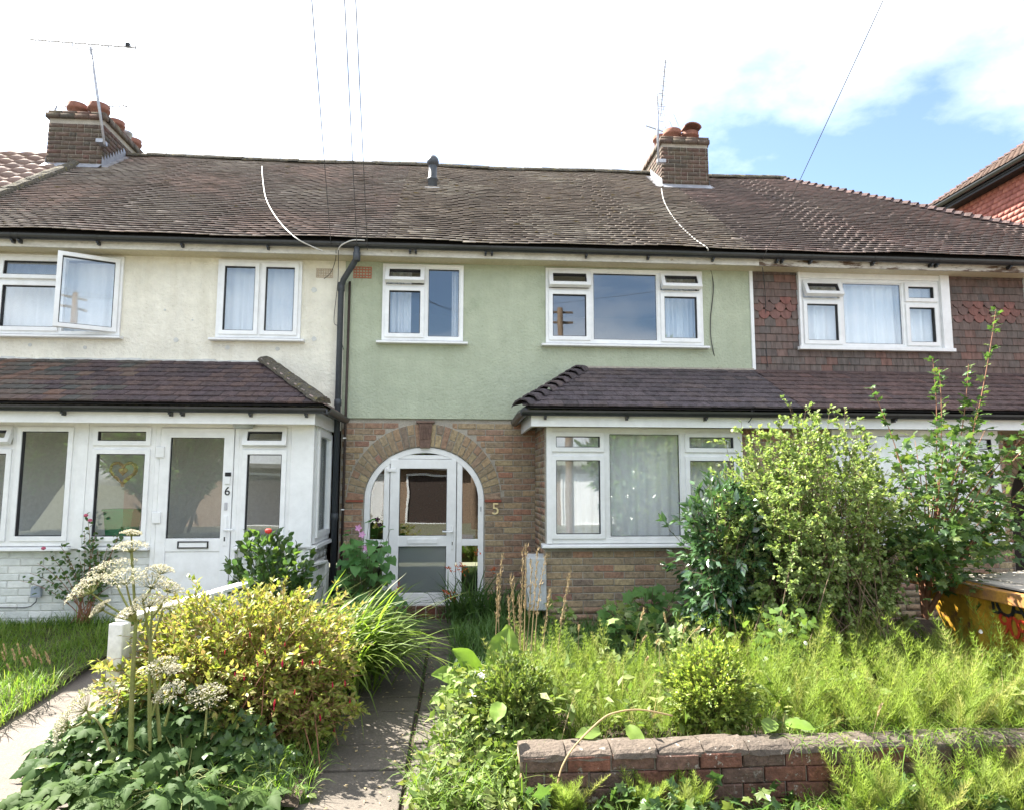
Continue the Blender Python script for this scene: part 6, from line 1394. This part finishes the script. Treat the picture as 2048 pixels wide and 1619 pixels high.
# ---- bindweed, dry spikes, dead stalk, seed grasses
g = np.random.default_rng(141); HEART = lobed(3, .12, 2.0, .15, .05, 5); n = 130; px = g.normal(1570, 32, n); py = g.uniform(1215, 1340, n); P = np.array([at(a, b, -3.55+g.uniform(-.2,.1)) for a, b in zip(px, py)])
bw_ = thing('bindweed', 'climbing bindweed with heart-shaped leaves under the tall shrub', 'climber', tuple(P.mean(0)*np.array([1,1,0]))); tag(scatter('foliage', HEART, P, nrm(g.normal(size=P.shape)+np.array([0,-.5,-.5])), nrm(np.array([0,-.7,.6])+g.normal(size=P.shape)*.3), g.uniform(.05,.09,n), m_bind, bw_, g), kind='stuff')
b = P[::4].copy(); b[:, 2] = .08; tubes('stems', bez(b, P[::4], (b+P[::4])/2+np.array([.05,0,0]), 6), .002, .0015, m_stem_green, bw_, 3)
fn_ = MB().lathe([(.002,-.03),(.006,-.01),(.024,.012),(.026,.014)], (0,0,0), 9).mesh('flower', m_whitefl, True)
for px, py in ((1560,1260),(1556,1335),(1610,1285),(1960,1262)): leaf_obj(bw_, fn_, at(px, py, -3.75), (1,0,0), (.1,-.9,.3), .6, 'flower')
ds = thing('dried_dock_spikes', 'group of tall dry beige seed spikes in front of the meter box', 'plant', tuple(at(1040,1330,-3.3))); g = np.random.default_rng(151)
sp = [(1005,1110,1000,1300),(1045,1100,1035,1310),(1075,1095,1062,1300),(1092,1110,1070,1300),(1062,1120,1052,1300),(1022,1150,1030,1310),(1052,1085,1048,1300),(1140,1145,1115,1310),(995,1150,990,1300),(1100,1180,1085,1310),(1018,1195,1020,1310),(1038,1190,1040,1310)]
tip = np.array([at(a, b, -3.3) for a, b, _, _ in sp]); b = np.array([at(c_, d_, -3.3) for _, _, c_, d_ in sp]); pts = bez(b, tip, (b+tip)/2+g.normal(0,.02,tip.shape), 10)
tubes('stalks', pts, .0045, .002, m_seed, ds, 4); p, tg = along(g, pts, 95, .35); p = p+g.normal(0, .007, p.shape); side = nrm(g.normal(size=p.shape))
tag(scatter('seeds', LANCE, p, nrm(tg+side*.55), nrm(g.normal(size=p.shape)), .03*g.uniform(.5,1.3,len(p)), m_seed, ds, g), kind='stuff')
dead = smooth_pts([at(1115,1566,-5.15), at(1125,1530,-5.12), at(1150,1490,-5.05), at(1200,1440,-4.95), at(1230,1424,-4.9), at(1280,1418,-4.85), at(1345,1430,-4.8)])
wire('dead_stalk', dead, .0048, m_dry, 'long pale dead stalk bent over the garden wall', 'stalk')
sg = thing('seed_grass', 'thin grass stalks with pale seed heads near the box bush', 'grass', tuple(at(1290,1330,-3.4)))
pr = [(1288,1218,1265,1310),(1328,1226,1347,1300),(1290,1273,1275,1310),(1370,1255,1360,1300),(1398,1254,1368,1290),(1428,1258,1410,1290),(1315,1282,1310,1310),(1295,1315,1285,1345),(1762,1410,1740,1500),(1158,1252,1158,1300)]
tip = np.array([at(a, b, -3.6 if d_ < 1400 else -4.9) for a, b, c_, d_ in pr]); b = np.array([at(c_, d_, -3.6 if d_ < 1400 else -4.9) for _, _, c_, d_ in pr]); pts = bez(b, tip, (b+tip)/2+np.array([-.01,0,.02]), 8); tubes('stalks', pts, .002, .0012, m_dry, sg, 3)
p, tg = along(g, pts, 60, .72); tag(scatter('seeds', LANCE, p+g.normal(0,.003,p.shape), nrm(tg+nrm(g.normal(size=p.shape))*.3), nrm(g.normal(size=p.shape)), np.full(len(p), .022), m_dry, sg, g), kind='stuff')
# ---- grasses
lawnz = lambda x, y: .03+.16*np.maximum(0, y+3.6)/2.6
tuft('lawn_grass', 'long bright green grass of the left-hand lawn', -6.2, -3.05, -4.5, -1.05, lawnz, 16000, (.1,.32), (.004,.008), m_grass, 201, mask=lambda x, y: x < -3.02-.25*np.sin(y*2.1)*.4)
gt = thing('lawn_seed_grass', 'pinkish grass seed heads at the left lawn edge', 'grass', (-3.6,-3.3,0)); g = np.random.default_rng(205)
pr = [(8,1290),(25,1300),(35,1285),(62,1292),(68,1298),(55,1315),(92,1305),(95,1312),(15,1330),(78,1310),(5,1305),(45,1318)]; tip = np.array([at(a, b, -3.2) for a, b in pr]); b = tip+np.array([.04,0,0]); b[:, 2] = .03; pts = bez(b, tip, (b+tip)/2+np.array([.04,0,.05]), 7); tubes('stalks', pts, .002, .0012, m_grass, gt, 3)
p, tg = along(g, pts, 40, .75); tag(scatter('seeds', LANCE, p, nrm(tg+nrm(g.normal(size=p.shape))*.4), nrm(g.normal(size=p.shape)), np.full(len(p), .025), m_seed, gt, g), kind='stuff')
bedz = lambda x, y: .06+.05*(y+4.8)/4.8
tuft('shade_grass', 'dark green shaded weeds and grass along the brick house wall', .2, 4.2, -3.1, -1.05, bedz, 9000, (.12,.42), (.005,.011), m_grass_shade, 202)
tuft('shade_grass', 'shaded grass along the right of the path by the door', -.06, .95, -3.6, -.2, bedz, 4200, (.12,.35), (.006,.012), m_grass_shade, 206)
tuft('bed_grass', 'mixed grass under the horsetail behind the garden wall', .2, 4.4, -4.72, -3.0, bedz, 9000, (.1,.3), (.003,.006), m_grass, 203)
tuft('verge_grass', 'straggling green grass at the foot of the garden wall', .3, 4.4, -5.35, -5.0, lambda x, y: x*0-.09, 6500, (.06,.26), (.003,.006), m_grass, 204, bend=(.6,2.0))
tuft('dry_grass', 'dry straw-coloured grass lying before the garden wall', 1.0, 3.4, -5.38, -5.08, lambda x, y: x*0-.09, 2600, (.08,.26), (.003,.005), m_dry, 207, e0=(.3,1.2), bend=(.8,2.2))
tuft('border_grass', 'green grass tufts along the left edge of the path', -1.7, -.78, -4.9, -.5, lambda x, y: x*0, 6500, (.08,.3), (.003,.007), m_grass, 208, bend=(.5,1.9), mask=lambda x, y: (x < -.74+.06*np.sin(y*6)+.03*(y+4.9)))
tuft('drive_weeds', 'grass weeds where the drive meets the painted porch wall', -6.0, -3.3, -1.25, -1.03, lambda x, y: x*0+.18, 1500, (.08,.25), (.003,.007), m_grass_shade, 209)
tuft('fence_grass', 'yellow-green grass growing through the fuchsia by the white fence', -2.3, -1.5, -3.6, -1.4, lambda x, y: x*0, 1500, (.35,.8), (.003,.006), m_strap, 210, bend=(.2,.9))
# ---- trees across the street (mirrored in the glass)
for k, (x, y, h, r) in enumerate(((-9.5,-17.5,5.2,2.6),(-2,-34,8,3.0),(6.5,-17.5,4.6,2.3),(12,-30,10,3.6),(-15,-18.5,6.5,3.2))):
    shrub('street_tree', ['broad green tree far across the street at left','round green tree across the street behind the garages','low green tree across the street opposite the bay','tall green tree across the street at right','wide green tree across the street at the far left'][k], 'tree', (x,y,0), (x,y,h*.62), (r,r,h*.4), 260, 22, .32, OVAL, m_tree_far, m_stem, 300+k, t0=.4, spread=.15, zmin=-.7, stem_r=(.06,.015), group='trees across the street')

# ---- weeds that break up the horsetail, each kind one mass
def weeds(name, label, n, x0, x1, y0, y1, z0, z1, templ, size, mat, seed, cat='weeds'):
    g = np.random.default_rng(seed); c = np.stack([g.uniform(x0, x1, n//14+1), g.uniform(y0, y1, n//14+1)], 1); k = g.integers(0, len(c), n)
    xy = c[k]+g.normal(0, .07, (n, 2)); P = np.column_stack([np.clip(xy[:, 0], x0, x1), np.clip(xy[:, 1], y0, y1), g.uniform(z0, z1, n)])
    return tag(scatter(name, templ, P, nrm(g.normal(size=P.shape)*np.array([1,1,.6])+np.array([0,-.3,.1])), nrm(UP*.8+g.normal(size=P.shape)*.5), size*g.uniform(.5, 1.4, n), mat, None, g), label, cat, None, 'stuff')
weeds('bed_weeds', 'broad-leaved weeds scattered through the horsetail behind the wall', 1500, .4, 4.2, -4.75, -3.4, .1, .42, OVAL, .07, m_cover, 401)
weeds('bramble_weeds', 'dark lobed weeds along the foot of the garden wall', 420, .35, 3.6, -5.3, -5.02, -.07, .07, ML, .085, m_maple, 402)
weeds('shade_weeds', 'shaded lobed weeds between the bay wall and the horsetail', 900, 1.0, 4.2, -3.0, -1.3, .12, .5, ML, .1, m_privet, 403)
tuft('straw_stalks', 'dry straw stalks standing among the horsetail', .3, 4.3, -4.7, -3.2, bedz, 160, (.3,.6), (.003,.005), m_dry, 404, e0=(1.1,1.55), bend=(.1,.7))
tuft('wall_trailers', 'long grass hanging over the coping at the right of the wall', 1.9, 4.6, -4.98, -4.75, lambda x, y: x*0+.2, 750, (.25,.5), (.003,.006), m_grass, 405, e0=(.6,1.2), bend=(1.4,2.6))
g = np.random.default_rng(406); n = 260; lt = np.stack([g.uniform(-.84,.04,n), g.uniform(-5.1,-.7,n), np.full(n, GZ+.008)], 1)
tag(scatter('leaf_litter', OVAL, lt, nrm(g.normal(size=lt.shape)*np.array([1,1,.05])), nrm(UP+g.normal(size=lt.shape)*.15), g.uniform(.015,.04,n), m_dry, None, g), 'dead leaves littering the garden path', 'leaves', None, 'stuff')
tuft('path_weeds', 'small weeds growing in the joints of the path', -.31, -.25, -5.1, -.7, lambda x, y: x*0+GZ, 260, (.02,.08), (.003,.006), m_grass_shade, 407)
